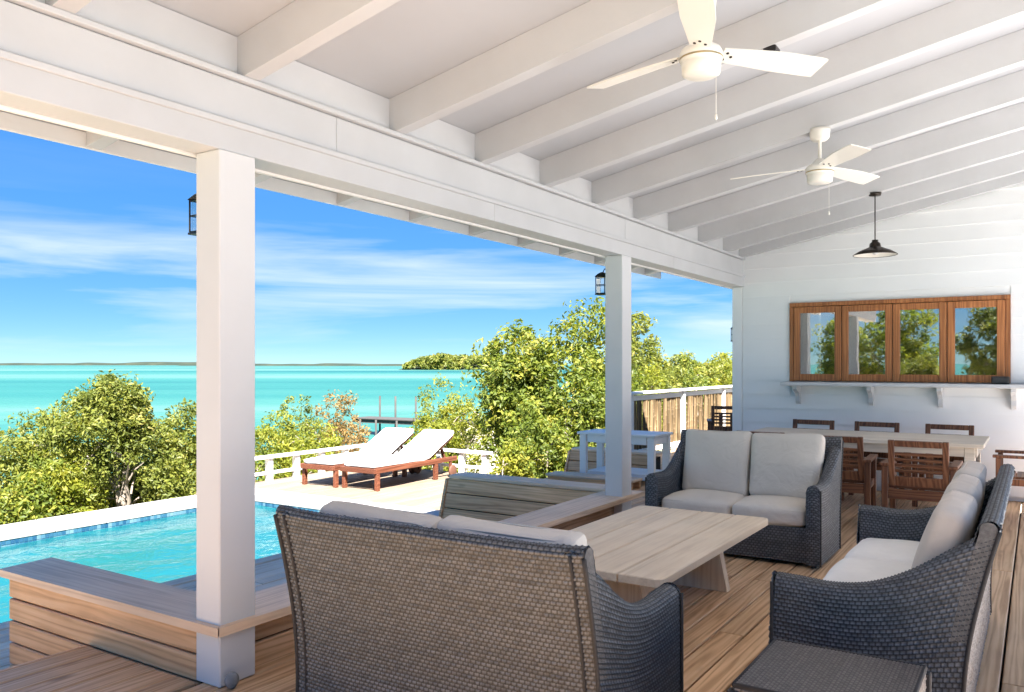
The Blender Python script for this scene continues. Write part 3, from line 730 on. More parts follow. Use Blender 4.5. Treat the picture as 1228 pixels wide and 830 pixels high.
while z < 4.7:
    z1 = z + EXPO
    if z1 > WZ0 - 0.06 and z < WZ1 + 0.06:
        siding(WY1 + 0.052, YL, z, z1); siding(YR, WY0 - 0.052, z, z1)
    else: siding(YR, YL, z, z1)
    z = z1
# the wall behind the boards, with an opening
g = G(); 
g.box(0.002, 0.14, YR, WY0, 0, 2.6); g.box(0.002, 0.14, WY1, YL + 0.12, 0, 2.6); g.box(0.002, 0.14, WY0, WY1, 0, WZ0); g.box(0.002, 0.14, WY0, WY1, WZ1, 2.6)
g.prism([(YR, 2.601), (YL + 0.12, 2.601), (YL + 0.12, roof_under(YL + 0.12) - 0.012), (YR, roof_under(YR) - 0.012)], 0, 0.002, 0.14)
g.build('sheathing', WALLP, wall)
g = G().box(-0.03, 0.14, YL + 0.005, YL + 0.13, 0, 2.498, 0.004); g.build('corner_board', WALLP, wall)
# side and back of the house, its room
side = thing('house_side', 'white lap-sided house side along the fenced walkway', 'wall', (14.3, 3.28, 0))
zk = 0.05
while zk < 2.85:
    g = G(); g.prism([(0.0, zk), (0.016, zk), (0.006, zk + EXPO + 0.02), (0.0, zk + EXPO + 0.02)], 0, -3.65, 3.6); g.build('siding_board', WALLP, side)
    zk += EXPO
G().box(-3.64, 3.6, -0.14, -0.002, 0, 2.95).build('sheathing', WALLP, side)
room = thing('room_interior', 'dim room seen through the serving window', 'room', (13, 1.5, 0))
G().box(-2.35, 1.5, -4, 1.6, -0.05, 0.02).build('floor', DECK, room)
G().box(1.5, 1.6, -4, 1.6, 0.02, 2.7).build('back_wall', plain('room_wall', (0.6, 0.6, 0.58), 0.8), room)
G().box(-2.35, 1.5, -4.1, -4.0, 0.02, 2.7).build('side_wall', MATS['room_wall'], room)
G().box(-2.35, 1.6, -4.1, 1.6, 2.7, 2.75).build('room_ceiling', MATS['room_wall'], room)

# window: four wooden casements
nC = 4; cw = (WY1 - WY0) / nC
g = G(); 
g.box(-0.05, 0.1, WY0 - 0.05, WY1 + 0.05, WZ1, WZ1 + 0.05, 0.004); g.box(-0.05, 0.1, WY0 - 0.05, WY0, WZ0, WZ1 - 0.001, 0.004); g.box(-0.05, 0.1, WY1, WY1 + 0.05, WZ0, WZ1 - 0.001, 0.004)
g.build('window_frame', WFRAME, wall)
for k in range(nC):
    ya, yb = WY0 + k * cw + 0.004, WY0 + (k + 1) * cw - 0.004
    s = 0.075
    g = G(); zb_, zt_ = WZ0 + 0.006, WZ1 - 0.006
    g.box(-0.06, -0.015, ya, ya + s, zb_, zt_, 0.005); g.box(-0.06, -0.015, yb - s, yb, zb_, zt_, 0.005)
    g.box(-0.058, -0.016, ya + s + 0.001, yb - s - 0.001, zb_, zb_ + s + 0.01, 0.005); g.box(-0.058, -0.016, ya + s + 0.001, yb - s - 0.001, zt_ - s, zt_, 0.005)
    c = g.build('casement', WFRAME, wall)
    G().box(-0.036, -0.031, ya + s - 0.004, yb - s + 0.004, zb_ + s, zt_ - s + 0.004).build('pane', WGLASS, c)
g = G().box(-0.30, 0.02, WY0 - 0.38, WY1 + 0.10, WZ0 - 0.05, WZ0 - 0.006, 0.006)
sh = g.build('serving_shelf', WHITE, wall)
for yy in (2.50, 1.66, 0.93, 0.22):
    g = G(); zt = WZ0 - 0.052
    prof = [(-0.018, zt), (-0.24, zt), (-0.24, zt - 0.035), (-0.20, zt - 0.06), (-0.13, zt - 0.085), (-0.095, zt - 0.13), (-0.09, zt - 0.19), (-0.07, zt - 0.225), (-0.018, zt - 0.23)]
    g.prism(prof, 1, yy - 0.024, yy + 0.024); g.build('bracket', WHITE, sh)

# ------------------------------------------------------------------ ceiling fans, pendant, lanterns
def ceiling_fan(loc, ang, drop, label, chain):
    o = thing('ceiling_fan', label, 'ceiling fan', loc, 0, 'ceiling fans')
    G().lathe([(0.0, 0.0), (0.05, -0.002), (0.068, 0.02), (0.072, 0.06), (0.075, drop * 0 + 0.085), (0, 0.085)], 28, M=Matrix.Translation((0, 0, drop - 0.085))).build('canopy', CREAM, o)
    G().lathe([(0.013, 0.09), (0.013, drop - 0.08)], 12).build('rod', CREAM, o)
    G().lathe([(0.0, -0.075), (0.075, -0.075), (0.088, -0.066), (0.092, -0.02), (0.088, -0.012), (0.098, -0.006), (0.100, 0.03), (0.09, 0.05), (0.05, 0.075), (0.03, 0.10), (0.0, 0.10)], 36).build('motor', CREAM, o)
    G().lathe([(0.101, 0.0), (0.1015, 0.004), (0.101, 0.008)], 36).build('trim_ring', BRASS, o)
    for k in range(3):
        a = ang + k * 2 * PI / 3
        Mt = Matrix.Rotation(a, 4, 'Z') @ Matrix.Translation((0, 0, 0.035)) @ Matrix.Rotation(R_(-13), 4, 'X')
        n = 14; vs, fs = [], []
        for i in range(n + 1):
            t = i / n; r = 0.10 + 0.54 * t
            w = 0.050 + 0.026 * min(1, t * 1.8) ; 
            if t > 0.94: w *= 0.93
            sag = -0.012 * t * t
            for (yy, zz) in ((-w, -0.004), (w * 1.0, -0.004), (w, 0.004), (-w, 0.004)): vs.append((r, yy, zz + sag))
        for i in range(n):
            for j in range(4): fs.append((i * 4 + j, i * 4 + (j + 1) % 4, (i + 1) * 4 + (j + 1) % 4, (i + 1) * 4 + j))
        fs += [(3, 2, 1, 0), tuple(n * 4 + j for j in range(4))]
        bl = G().add(vs, fs, False, Mt).build('blade', CREAM, o)
        for (rx, ry) in ((0.125, -0.025), (0.125, 0.025), (0.155, 0.0)):
            G().lathe([(0.0, -0.0085), (0.007, -0.0085), (0.007, -0.003)], 8, (rx, ry), Mt).build('screw', BRONZE, bl)
    g = G().tube([(0.05, -0.055, -0.07), (0.05, -0.055, -chain)], 0.0016, 5); g.lathe([(0, -chain - 0.03), (0.007, -chain - 0.022), (0.005, -chain), (0, -chain)], 10, (0.05, -0.055))
    g.build('pull_chain', CREAM, o)
    return o
fx1, fy1 = 3.704, 1.33
ceiling_fan((fx1, fy1, 2.93), R_(78), raf_z(fy1) - 2.93 + 0.012, 'white three-blade ceiling fan hung above the coffee table', 0.25)
fx2, fy2 = 6.304, 1.355
ceiling_fan((fx2, fy2, 2.915), R_(216), raf_z(fy2) - 2.915 + 0.012, 'white three-blade ceiling fan hung between coffee table and dining table', 0.28)

pd_x, pd_y = 8.904, 1.38
o = thing('pendant_lamp', 'dark bronze cone pendant lamp hanging over the dining table', 'lamp', (pd_x, pd_y, 2.60))
top = raf_z(pd_y) - 2.60
G().lathe([(0, top - 0.025), (0.055, top - 0.022), (0.062, top + 0.008), (0, top + 0.01)], 24).build('canopy', BRONZE, o)
G().lathe([(0.006, 0.15), (0.006, top - 0.02)], 8).build('rod', BRONZE, o)
G().lathe([(0.207, 0.0), (0.21, 0.006), (0.15, 0.045), (0.09, 0.07), (0.055, 0.085), (0.05, 0.12), (0.03, 0.135), (0.03, 0.155), (0.0, 0.16)], 36).build('shade', BRONZE, o)
G().lathe([(0.0, 0.06), (0.05, 0.062), (0.14, 0.040), (0.203, 0.004)], 36).build('shade_lining', CREAM, o)
G().lathe([(0, 0.004), (0.022, 0.012), (0.028, 0.03), (0.018, 0.06), (0, 0.07)], 16).build('bulb', WHITE, o)

def lantern(x, y, z, label, group='wall lanterns'):
    """mounted on a +Y face at y"""
    o = thing('wall_lantern', label, 'lantern', (x, y, z), 0, group)
    G().box(-0.03, 0.03, 0, 0.012, -0.05, 0.09, 0.003).tube([(0, 0.01, 0.02), (0, 0.06, 0.05), (0, 0.085, 0.0)], 0.006, 6).build('bracket', BLACK, o)
    g = G(); s = 0.05; cy_ = 0.085
    for sx in (-1, 1):
        for sy in (-1, 1): g.tube([(sx * s, cy_ + sy * s, -0.20), (sx * s, cy_ + sy * s, -0.03)], 0.005, 5)
    for zz in (-0.20, -0.115, -0.035):
        c4 = [(-s, cy_ - s, zz), (s, cy_ - s, zz), (s, cy_ + s, zz), (-s, cy_ + s, zz), (-s, cy_ - s, zz)]
        for p, q in zip(c4, c4[1:]): g.tube([p, q], 0.004, 4)
    g.box(-s - 0.008, s + 0.008, cy_ - s - 0.008, cy_ + s + 0.008, -0.215, -0.203, 0.002)
    g.build('cage', BLACK, o)
    G().lathe([(0.085, -0.03), (0.05, 0.0), (0.02, 0.015), (0.0, 0.02)], 4, (0, 0), Matrix.Translation((0, cy_, 0)) @ Matrix.Rotation(PI / 4, 4, 'Z')).build('hood', BLACK, o)
    G().box(-s + 0.006, s - 0.006, cy_ - s + 0.006, cy_ + s - 0.006, -0.198, -0.034).build('glass', LGLASS, o)
    o.scale = (0.92, 0.92, 0.92)
    return o
lantern(2.54, POST1[3], 2.33, 'black caged lantern on the white post beside the wicker loveseat')
lantern(6.90, POST2[3], 2.35, 'black caged lantern on the white post by the slanted timber wall')
lantern(10.72, 3.296, 2.0, 'black caged lantern on the corner of the white house wall')

o = thing('spotlight', 'small black spotlight fixed under a white rafter', 'light', (4.58, 1.24, raf_z(1.24)))
G().box(-0.045, 0.045, -0.035, 0.035, -0.03, 0.004, 0.004).build('mount', BLACK, o)
G().lathe([(0.0, -0.085), (0.033, -0.085), (0.036, -0.03), (0.028, -0.026)], 16).build('lamp_head', BLACK, o)

o = thing('speaker', 'small black box standing on the serving shelf', 'speaker', (WX - 0.16, 0.34, WZ0 - 0.006))
G().box(-0.05, 0.05, -0.085, 0.085, 0, 0.085, 0.01).build('case', BLACK, o)
G().box(-0.055, -0.051, -0.07, 0.07, 0.012, 0.073, 0.001).build('grille', plain('dark_grille', (0.03, 0.03, 0.03), 0.7), o)

# ------------------------------------------------------------------ wicker sofas
def weave(S, nu, nv, ku, kv, A, seed, mat):
    """nu x nv woven cells over the sheet S(u, v), u, v in 0..1; real relief: rows of cane over and under upright stakes"""
    u = np.linspace(0, nu, nu * ku + 1); v = np.linspace(0, nv, nv * kv + 1)
    U, V = np.meshgrid(u, v, indexing='ij')
    j = np.floor(V + 1e-6); fv = V - j
    prof = np.sqrt(np.clip(np.sin(PI * np.clip(fv, 0, 1)), 0, 1))
    over = 0.5 + 0.5 * np.cos(PI * (U + j))
    strand = prof * (0.30 + 0.70 * over)
    fu = np.abs(U - np.round(U)); stake = np.clip(1 - (fu / 0.30) ** 2, 0, 1) * 0.55
    jit = np.modf(np.abs(np.sin(j * 91.7 + np.floor((U + j) / 2) * 37.3 + seed) * 43758.5))[0]
    h = np.maximum(strand * (0.72 + 0.5 * jit), stake) * A
    P = S(U / nu, V / nv)
    Tu = np.gradient(P, axis=0); Tv = np.gradient(P, axis=1)
    Nn = np.cross(Tu, Tv); Nn /= np.maximum(np.linalg.norm(Nn, axis=2, keepdims=True), 1e-9)
    P = P + Nn * h[..., None]
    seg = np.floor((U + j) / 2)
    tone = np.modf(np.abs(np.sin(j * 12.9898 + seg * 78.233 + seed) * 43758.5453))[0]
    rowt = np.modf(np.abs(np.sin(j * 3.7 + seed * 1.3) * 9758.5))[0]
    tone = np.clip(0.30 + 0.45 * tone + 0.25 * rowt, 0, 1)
    cane = np.clip((strand - stake * 0.9) / 0.25, 0, 1) * np.clip((prof - 0.45) / 0.3, 0, 1)      # pale cane over dark stakes, plus shade painted into the gaps between rows
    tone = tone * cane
    n0, n1 = P.shape[:2]; i = np.arange(n0 * n1).reshape(n0, n1)
    q = np.stack([i[:-1, :-1], i[1:, :-1], i[1:, 1:], i[:-1, 1:]], -1).reshape(-1, 4)
    return P.reshape(-1, 3), q, tone.ravel()

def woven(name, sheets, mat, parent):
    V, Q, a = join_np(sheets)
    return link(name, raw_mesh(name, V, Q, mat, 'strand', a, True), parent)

def spline(xs, ys):
    xs = np.array(xs, float); ys = np.array(ys, float)
    m = np.gradient(ys, xs)
    def f(x):
        x = np.clip(np.asarray(x, float), xs[0], xs[-1]); k = np.clip(np.searchsorted(xs, x) - 1, 0, len(xs) - 2)
        h = xs[k + 1] - xs[k]; t = (x - xs[k]) / h
        return (2 * t**3 - 3 * t**2 + 1) * ys[k] + (t**3 - 2 * t**2 + t) * h * m[k] + (-2 * t**3 + 3 * t**2) * ys[k + 1] + (t**3 - t**2) * h * m[k + 1]
    return f
XF, ZB, ZT = 0.36, 0.03, 0.90
xb = spline([0.0, 0.25, 0.45, 0.65, 0.92], [-0.335, -0.335, -0.355, -0.395, -0.465])       # back, seen from the side
arm_top = spline([0, 0.12, 0.3, 0.5, 0.68, 0.84, 1.0], [0.615, 0.612, 0.605, 0.63, 0.70, 0.80, 0.905])
TH = 0.10

def cushion(name, sx, sy, sz, mat, parent, M, seed=0, puff=0.025, n=22):
    """plump boxy cushion with rounded edges"""
    fs = []
    t = np.linspace(-1, 1, n)
    A_, B_ = np.meshgrid(t, t, indexing='ij')
    sheets = []
    for ax in range(3):
        for s in (-1, 1):
            C_ = np.full_like(A_, s)
            p = [None, None, None]; p[ax] = C_; o1, o2 = [k for k in range(3) if k != ax]
            if s > 0: p[o1], p[o2] = A_, B_
            else: p[o1], p[o2] = B_, A_
            if ax == 1: p[o1], p[o2] = p[o2], p[o1]
            P = np.stack(p, -1)
            i = np.arange(n * n).reshape(n, n); q = np.stack([i[:-1, :-1], i[1:, :-1], i[1:, 1:], i[:-1, 1:]], -1).reshape(-1, 4)
            sheets.append((P.reshape(-1, 3), q, np.zeros(n * n)))
    V, Q, _ = join_np(sheets)
    h = np.array([sx / 2, sy / 2, sz / 2]); r = min(0.045, min(h) * 0.8)
    W = V * h
    inner = np.clip(W, -(h - r), h - r); d = W - inner
    ln = np.maximum(np.linalg.norm(d, axis=1, keepdims=True), 1e-9); W = inner + d / ln * r
    k = int(np.argmin(h)); o1, o2 = [a for a in range(3) if a != k]
    bulge = (1 - V[:, o1] ** 2) * (1 - V[:, o2] ** 2)
    wr = hnoise(W[:, o1] + seed * 3.1, W[:, o2] - seed * 1.7, seed, 0.16) - 0.5
    W[:, k] += np.sign(V[:, k]) * (puff * bulge + 0.008 * wr) * (np.abs(V[:, k]) > 0.5)
    # soft sag of the edges
    for a in (o1, o2):
        W[:, a] += 0.008 * np.sin(V[:, o2 if a == o1 else o1] * 2.3 + seed) * np.sign(V[:, a]) * (np.abs(V[:, a]) > 0.9)
    W4 = np.c_[W, np.ones(len(W))] @ np.array(M).T
    o = link(name, raw_mesh(name, W4[:, :3], Q, mat, None, None, True), parent)
    # piping round both faces
    rim = []
    for s in (-1, 1):
        pts = []
        for t_ in np.linspace(0, 2 * PI, 49):
            c_, s_ = math.cos(t_), math.sin(t_); e = 0.16
            p = [0, 0, 0]; p[k] = s * (h[k] - r * 0.42); p[o1] = (h[o1] - r * 0.28) * math.copysign(abs(c_) ** e, c_); p[o2] = (h[o2] - r * 0.28) * math.copysign(abs(s_) ** e, s_)
            pts.append(tuple((M @ Vector(p))))
        rim.append(pts)
    for pts in rim: G().tube(pts, 0.0045, 5, False).build('piping', mat, o)
    return o

def sofa(label, W, loc, rz, seats, cu, cv, ku, kv, fab_seat, fab_back, lo=(False, False), top_extra=0.0):
    """x forward, y to the sitter's left, z up"""
    o = thing('wicker_sofa', label, 'sofa', loc, rz, 'wicker sofas')
    A = 0.0085
    hw = W / 2
    # arms: one woven sheet up the outside, over the top and down the inside
    for si, s in enumerate((-1, 1)):
        kk = (2, 2) if lo[si] else (ku, kv)
        def S(u, v, s=s):
            top = arm_top(u); tot = (top - ZB) + TH * PI / 2 * 0.8 + 0.34
            d = v * tot; h1 = top - TH / 2 - ZB; arc = TH * PI / 2
            th = np.clip((d - h1) / arc, 0, 1) * PI
            z = np.where(d < h1, ZB + d, np.where(d < h1 + arc, top - TH / 2 + np.sin(th) * TH / 2, top - TH / 2 - (d - h1 - arc)))
            yy = hw - TH / 2 + np.cos(th) * TH / 2
            x = XF + (xb(z) - XF) * u + 0.012 * np.sin(PI * np.clip(z / 0.6, 0, 1)) * (1 - u)
            return np.stack([x, s * yy, z], -1)
        def Sf(u, v, s=s):
            zt_ = 0.615 - TH / 2; yy = (u - 0.5) * TH
            tp = zt_ + np.sqrt(np.clip((TH / 2) ** 2 - yy ** 2, 0, 1)); z = ZB + v * (tp - ZB)
            x = XF + 0.004 + 0.010 * np.cos(PI * (u - 0.5)) + 0.012 * np.sin(PI * np.clip(z / 0.6, 0, 1))
            return np.stack([x, s * (hw - TH / 2) + yy * 1.0, z], -1)
        fl = -1 if s > 0 else 1
        SS = (lambda f, fl: (lambda u, v: f(1 - u, v) if fl > 0 else f(u, v)))
        nu = int(0.80 / cu); nv = int(1.02 / cv); nv2 = int(0.6 / cv)
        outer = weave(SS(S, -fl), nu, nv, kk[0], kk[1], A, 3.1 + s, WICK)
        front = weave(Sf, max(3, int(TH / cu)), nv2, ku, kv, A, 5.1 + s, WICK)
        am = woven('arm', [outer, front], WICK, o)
        # braided cord along the two outer edges of the arm
        G().tube([(XF + 0.012, s * (hw + 0.002), z) for z in np.linspace(ZB, 0.58, 10)], 0.007, 6).build('edge_cord', WICK_IN, am)
        G().tube([(float(xb(z)) - 0.004, s * (hw - 0.004), z) for z in np.linspace(ZB, 0.88, 18)], 0.009, 6).build('edge_cord', WICK_IN, am)
    # back: up the outside, over the top rail, a little way down inside
    def Sb(u, v):
        yy = (0.5 - u) * (W - 0.012)
        tot = (ZT - ZB) + 0.06 * PI / 2 + 0.42; d = v * tot; h1 = ZT - 0.03 - ZB; arc = 0.03 * PI
        th = np.clip((d - h1) / arc, 0, 1) * PI
        z = np.where(d < h1, ZB + d, np.where(d < h1 + arc, ZT - 0.03 + np.sin(th) * 0.03, ZT - 0.03 - (d - h1 - arc)))
        x = xb(z) + (1 - np.cos(th)) * 0.03
        z = z + 0.012 * (np.abs(u - 0.5) * 2) ** 6
        return np.stack([x, yy, z], -1)
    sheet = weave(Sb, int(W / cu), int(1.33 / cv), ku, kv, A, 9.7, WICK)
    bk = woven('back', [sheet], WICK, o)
    for s in (-1, 1): G().tube([(float(xb(z)) - 0.005, s * (hw - 0.055), z) for z in np.linspace(ZB, 0.885, 18)], 0.006, 6).build('edge_cord', WICK_IN, bk)
    zz = np.linspace(0.45, ZT - 0.03, 10); th_ = np.linspace(0, PI, 9)
    pol = [(float(xb(z)), float(z)) for z in zz] + [(float(xb(ZT - 0.03)) + (1 - math.cos(t)) * 0.03, ZT - 0.03 + math.sin(t) * 0.03 + 0.012) for t in th_] + [(float(xb(z)) + 0.06, float(z)) for z in zz[::-1]]
    for s in (-1, 1): G().prism(pol, 1, s * (hw - 0.02), s * (hw - 0.004)).build('end_cap', WICK_CAP, bk)
    # seat base: woven front apron, lined box
    def Sa(u, v): return np.stack([0 * u + XF - 0.035 + 0.006 * np.sin(PI * v), (u - 0.5) * (W - 2 * TH), ZB + v * 0.26], -1)
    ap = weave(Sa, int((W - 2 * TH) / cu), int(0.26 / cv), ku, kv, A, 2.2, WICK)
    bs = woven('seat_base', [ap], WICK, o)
    G().box(-0.30, XF - 0.045, -hw + TH * 0.6, hw - TH * 0.6, ZB, 0.285).box(-0.31, XF - 0.06, -hw + TH * 0.4, hw - TH * 0.4, ZB + 0.01, 0.25).build('lining', WICK_IN, bs)
    for sx in (XF - 0.06, -0.29):
        for sy in (-hw + 0.06, hw - 0.06): G().lathe([(0.02, 0), (0.02, 0.045)], 10, (sx, sy)).build('foot', BLACK, o)
    # cushions
    cwid = (W - 2 * TH - 0.012) / seats
    for k in range(seats):
        yc = -((W - 2 * TH) / 2) + 0.006 + cwid * (k + 0.5)
        cushion('seat_cushion', 0.60, cwid - 0.008, 0.135, fab_seat, o, Matrix.Translation((0.052, yc, 0.36)), seed=k + 1, puff=0.03)
        tilt = R_(-13 - 1.5 * ((k * 7) % 3))
        Mb = Matrix.Translation((-0.215 - 0.004 * k, yc, 0.67 + top_extra)) @ Matrix.Rotation(tilt, 4, 'Y')
        cushion('back_cushion', 0.125, cwid - 0.010, 0.54, fab_back, o, Mb, seed=k + 5, puff=0.03)
    return o
sofa('grey woven wicker loveseat with its tall back turned, beside the near white post', 1.44, (2.755, 1.925, 0), 0.0, 2, 0.0115, 0.0148, 2, 4, FAB, FAB, lo=(False, True), top_extra=-0.02)
sofa('grey wicker loveseat with two greige seat and back cushions facing the coffee table', 1.36, (6.555, 2.005, 0), PI, 2, 0.014, 0.018, 2, 4, FAB, FAB)
sofa('long grey wicker sofa with three ivory seat cushions beside the wicker side table', 2.10, (4.55, 0.575, 0), PI / 2, 3, 0.0125, 0.0155, 2, 4, FAB_L, FAB_BOUNCE)

# wicker side table
o = thing('side_table', 'square dark wicker side table at the end of the long sofa', 'side table', (2.905, 0.585, 0))
TW, TZ = 0.255, 0.45
def St(u, v): return np.stack([(u - 0.5) * 2 * TW, (v - 0.5) * 2 * TW, TZ + 0 * u], -1)
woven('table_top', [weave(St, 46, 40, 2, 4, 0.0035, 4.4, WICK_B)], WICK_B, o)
for k in range(4):
    def Ss(u, v, k=k):
        p = np.stack([(u - 0.5) * 2 * TW, 0 * u - TW - 0.002, 0.02 + v * (TZ - 0.03)], -1)
        a = k * PI / 2; c_, s_ = math.cos(a), math.sin(a)
        return np.stack([p[..., 0] * c_ - p[..., 1] * s_, p[..., 0] * s_ + p[..., 1] * c_, p[..., 2]], -1)
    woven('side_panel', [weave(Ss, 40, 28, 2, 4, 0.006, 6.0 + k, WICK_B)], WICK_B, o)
g = G()
for a, b_ in (((-1, -1), (1, -1)), ((1, -1), (1, 1)), ((1, 1), (-1, 1)), ((-1, 1), (-1, -1))):
    g.tube([(a[0] * TW, a[1] * TW, TZ - 0.004), (b_[0] * TW, b_[1] * TW, TZ - 0.004)], 0.009, 6)
g.build('edge_cord', WICK_IN, o)
for sx in (-1, 1):
    for sy in (-1, 1): G().box(sx * TW - 0.02, sx * TW + 0.02, sy * TW - 0.02, sy * TW + 0.02, 0, TZ - 0.02, 0.004).build('leg', WICK_IN, o)

# ------------------------------------------------------------------ coffee table
TX0, TX1, TY0, TY1, TT = 3.73, 5.64, 1.535, 2.50, 0.45
ct = thing('coffee_table', 'pale timber plank coffee table on slab trestle legs', 'table', ((TX0 + TX1) / 2, (TY0 + TY1) / 2, 0))
hl, hwid = (TX1 - TX0) / 2, (TY1 - TY0) / 2; pw = 2 * hwid / 4
for k in range(4):
    ya = -hwid + k * pw + 0.005; yb = ya + pw - 0.010
    c = 0.035; poly = [(-hl, ya), (hl, ya), (hl, yb), (-hl, yb)]
    if k == 0: poly = [(-hl, ya + c), (-hl + c * 0.3, ya + c * 0.3), (-hl + c, ya), (hl - c, ya), (hl - c * 0.3, ya + c * 0.3), (hl, ya + c), (hl, yb), (-hl, yb)]
    if k == 3: poly = [(-hl, ya), (hl, ya), (hl, yb - c), (hl - c * 0.3, yb - c * 0.3), (hl - c, yb), (-hl + c, yb), (-hl + c * 0.3, yb - c * 0.3), (-hl, yb - c)]
    cy_ = (ya + yb) / 2
    g = G()
    inset = lambda p, d: (p[0] - math.copysign(d, p[0]), p[1] - (d if p[1] > cy_ else -d))
    n = len(poly)
    vs = [(p[0], p[1] - cy_, TT - 0.042) for p in poly] + [(p[0], p[1] - cy_, TT - 0.005) for p in poly] + [(inset(p, 0.005)[0], inset(p, 0.005)[1] - cy_, TT) for p in poly]
    fs = [tuple(range(n - 1, -1, -1)), tuple(range(2 * n, 3 * n))]
    for L_ in range(2): fs += [(L_ * n + i, L_ * n + (i + 1) % n, (L_ + 1) * n + (i + 1) % n, (L_ + 1) * n + i) for i in range(n)]
    g.add(vs, fs); g.build('top_plank', TABLE, ct, (0, cy_, 0))
for s in (-1, 1):
    g = G(); xc = s * (hl - 0.33)
    g.prism([(-0.30, 0.0), (0.30, 0.0), (0.22, TT - 0.044), (-0.22, TT - 0.044)], 0, xc - 0.035, xc + 0.035); lg = g.build('leg', TABLE_Z, ct)
    G().box(xc - 0.05, xc + 0.05, -0.36, 0.36, TT - 0.075, TT - 0.045, 0.004).build('bearer', TABLE_Z, ct)
G().box(-hl + 0.37, hl - 0.37, -0.045, 0.045, 0.12, 0.20, 0.005).build('stretcher', TABLE, ct)

# ------------------------------------------------------------------ dining set
DX0, DX1, DY0, DY1, DT = 8.74, 9.78, 0.42, 2.70, 0.755
dt = thing('dining_table', 'long pale timber dining table below the serving window', 'table', ((DX0 + DX1) / 2, (DY0 + DY1) / 2, 0))
hx, hy = (DX1 - DX0) / 2, (DY1 - DY0) / 2
for k in range(6):
    w = 2 * hx / 6; plank('top_plank', dt, DTABLE, -hx + k * w + 0.002, -hx + (k + 1) * w - 0.002, -hy, hy, DT - 0.04, DT, 0.004)
G().box(-hx + 0.06, hx - 0.06, -hy + 0.06, -hy + 0.085, DT - 0.13, DT - 0.042).box(-hx + 0.06, hx - 0.06, hy - 0.085, hy - 0.06, DT - 0.13, DT - 0.042).box(-hx + 0.06, -hx + 0.085, -hy + 0.088, hy - 0.088, DT - 0.13, DT - 0.042).box(hx - 0.085, hx - 0.06, -hy + 0.088, hy - 0.088, DT - 0.13, DT - 0.042).build('apron', DTABLE, dt)
for sx in (-1, 1):
    for sy in (-1, 1): G().box(sx * (hx - 0.10) - 0.045, sx * (hx - 0.10) + 0.045, sy * (hy - 0.12) - 0.045, sy * (hy - 0.12) + 0.045, 0, DT - 0.043, 0.005).build('leg', DTABLE, dt)

def dining_chair(label, loc, rz, H=0.85):
    """faces +x"""
    o = thing('dining_chair', label, 'chair', loc, rz, 'dark teak dining chairs')
    hw, d = 0.265, 0.24
    for sy in (-1, 1):
        G().box(d - 0.04, d + 0.005, sy * hw - 0.026, sy * hw + 0.026, 0, 0.615, 0.004).build('leg', TEAK, o)
        G().box(-d - 0.03, -d + 0.02, sy * hw - 0.026, sy * hw + 0.026, 0, 0.615, 0.004).build('leg', TEAK, o)
        G().box(-d - 0.05, d + 0.03, sy * hw - 0.036, sy * hw + 0.036, 0.617, 0.643, 0.005).build('armrest', TEAK, o)
        G().box(-d + 0.022, d - 0.042, sy * hw - 0.012, sy * hw + 0.012, 0.36, 0.42, 0.003).build('side_rail', TEAK, o)
    G().box(d - 0.03, d - 0.005, -hw + 0.028, hw - 0.028, 0.36, 0.42, 0.003).build('front_rail', TEAK_Y, o)
    G().box(-d - 0.02, -d + 0.005, -hw + 0.028, hw - 0.028, 0.33, 0.42, 0.003).build('rear_rail', TEAK_Y, o)
    for k in range(6):
        xa = -d + 0.02 + k * 0.077; G().box(xa, xa + 0.068, -hw + 0.03, hw - 0.03, 0.422, 0.442, 0.003).build('seat_slat', TEAK_Y, o)
    tilt = R_(-9); Mb = Matrix.Translation((-d + 0.012, 0, 0.445)) @ Matrix.Rotation(tilt, 4, 'Y'); hb = H - 0.445; bw = hw - 0.03
    bk = G().box(-0.016, 0.016, -bw, -bw + 0.05, 0, hb, 0.004, Mb).box(-0.016, 0.016, bw - 0.05, bw, 0, hb, 0.004, Mb).box(-0.015, 0.015, -bw + 0.051, bw - 0.051, hb - 0.055, hb - 0.002, 0.004, Mb).box(-0.015, 0.015, -bw + 0.051, bw - 0.051, 0.002, 0.085, 0.004, Mb).build('back_frame', TEAK, o)
    for z in (0.135, 0.185, 0.235, 0.285): G().box(-0.010, 0.004, -bw + 0.051, bw - 0.051, z - 0.014, z + 0.014, 0.003, Mb).build('back_slat', TEAK_Y, bk)
    for y in (-0.085, 0.085): G().box(0.005, 0.014, y - 0.03, y + 0.03, 0.086, 0.299, 0.002, Mb).build('back_slat', TEAK, bk)
    return o
c0 = dining_chair('dark teak slatted armchair on the porch side of the dining table, nearest its free end', (8.02, 0.86, 0), 0.0)
copy_tree(c0, None, (8.16, 1.57, 0), R_(3), 'dark teak slatted armchair half hidden behind the greige-cushioned loveseat')
copy_tree(c0, None, (8.26, 2.26, 0), R_(-2), 'dark teak slatted armchair wholly behind the greige-cushioned loveseat')
for yy, lb in ((2.23, 'dark teak chair against the wall under the window end next to the open side'), (1.545, 'dark teak chair against the wall, middle one of the three under the window'), (0.815, 'dark teak chair against the wall under the window end with the black box')):
    copy_tree(c0, None, (9.74, yy, 0), PI + R_(random.uniform(-2, 2)), lb)
copy_tree(c0, None, (9.25, 0.09, 0), PI / 2, 'dark teak armchair at the free end of the dining table')
copy_tree(c0, None, (12.35, 4.02, 0), R_(200), 'dark teak armchair out on the fenced walkway')

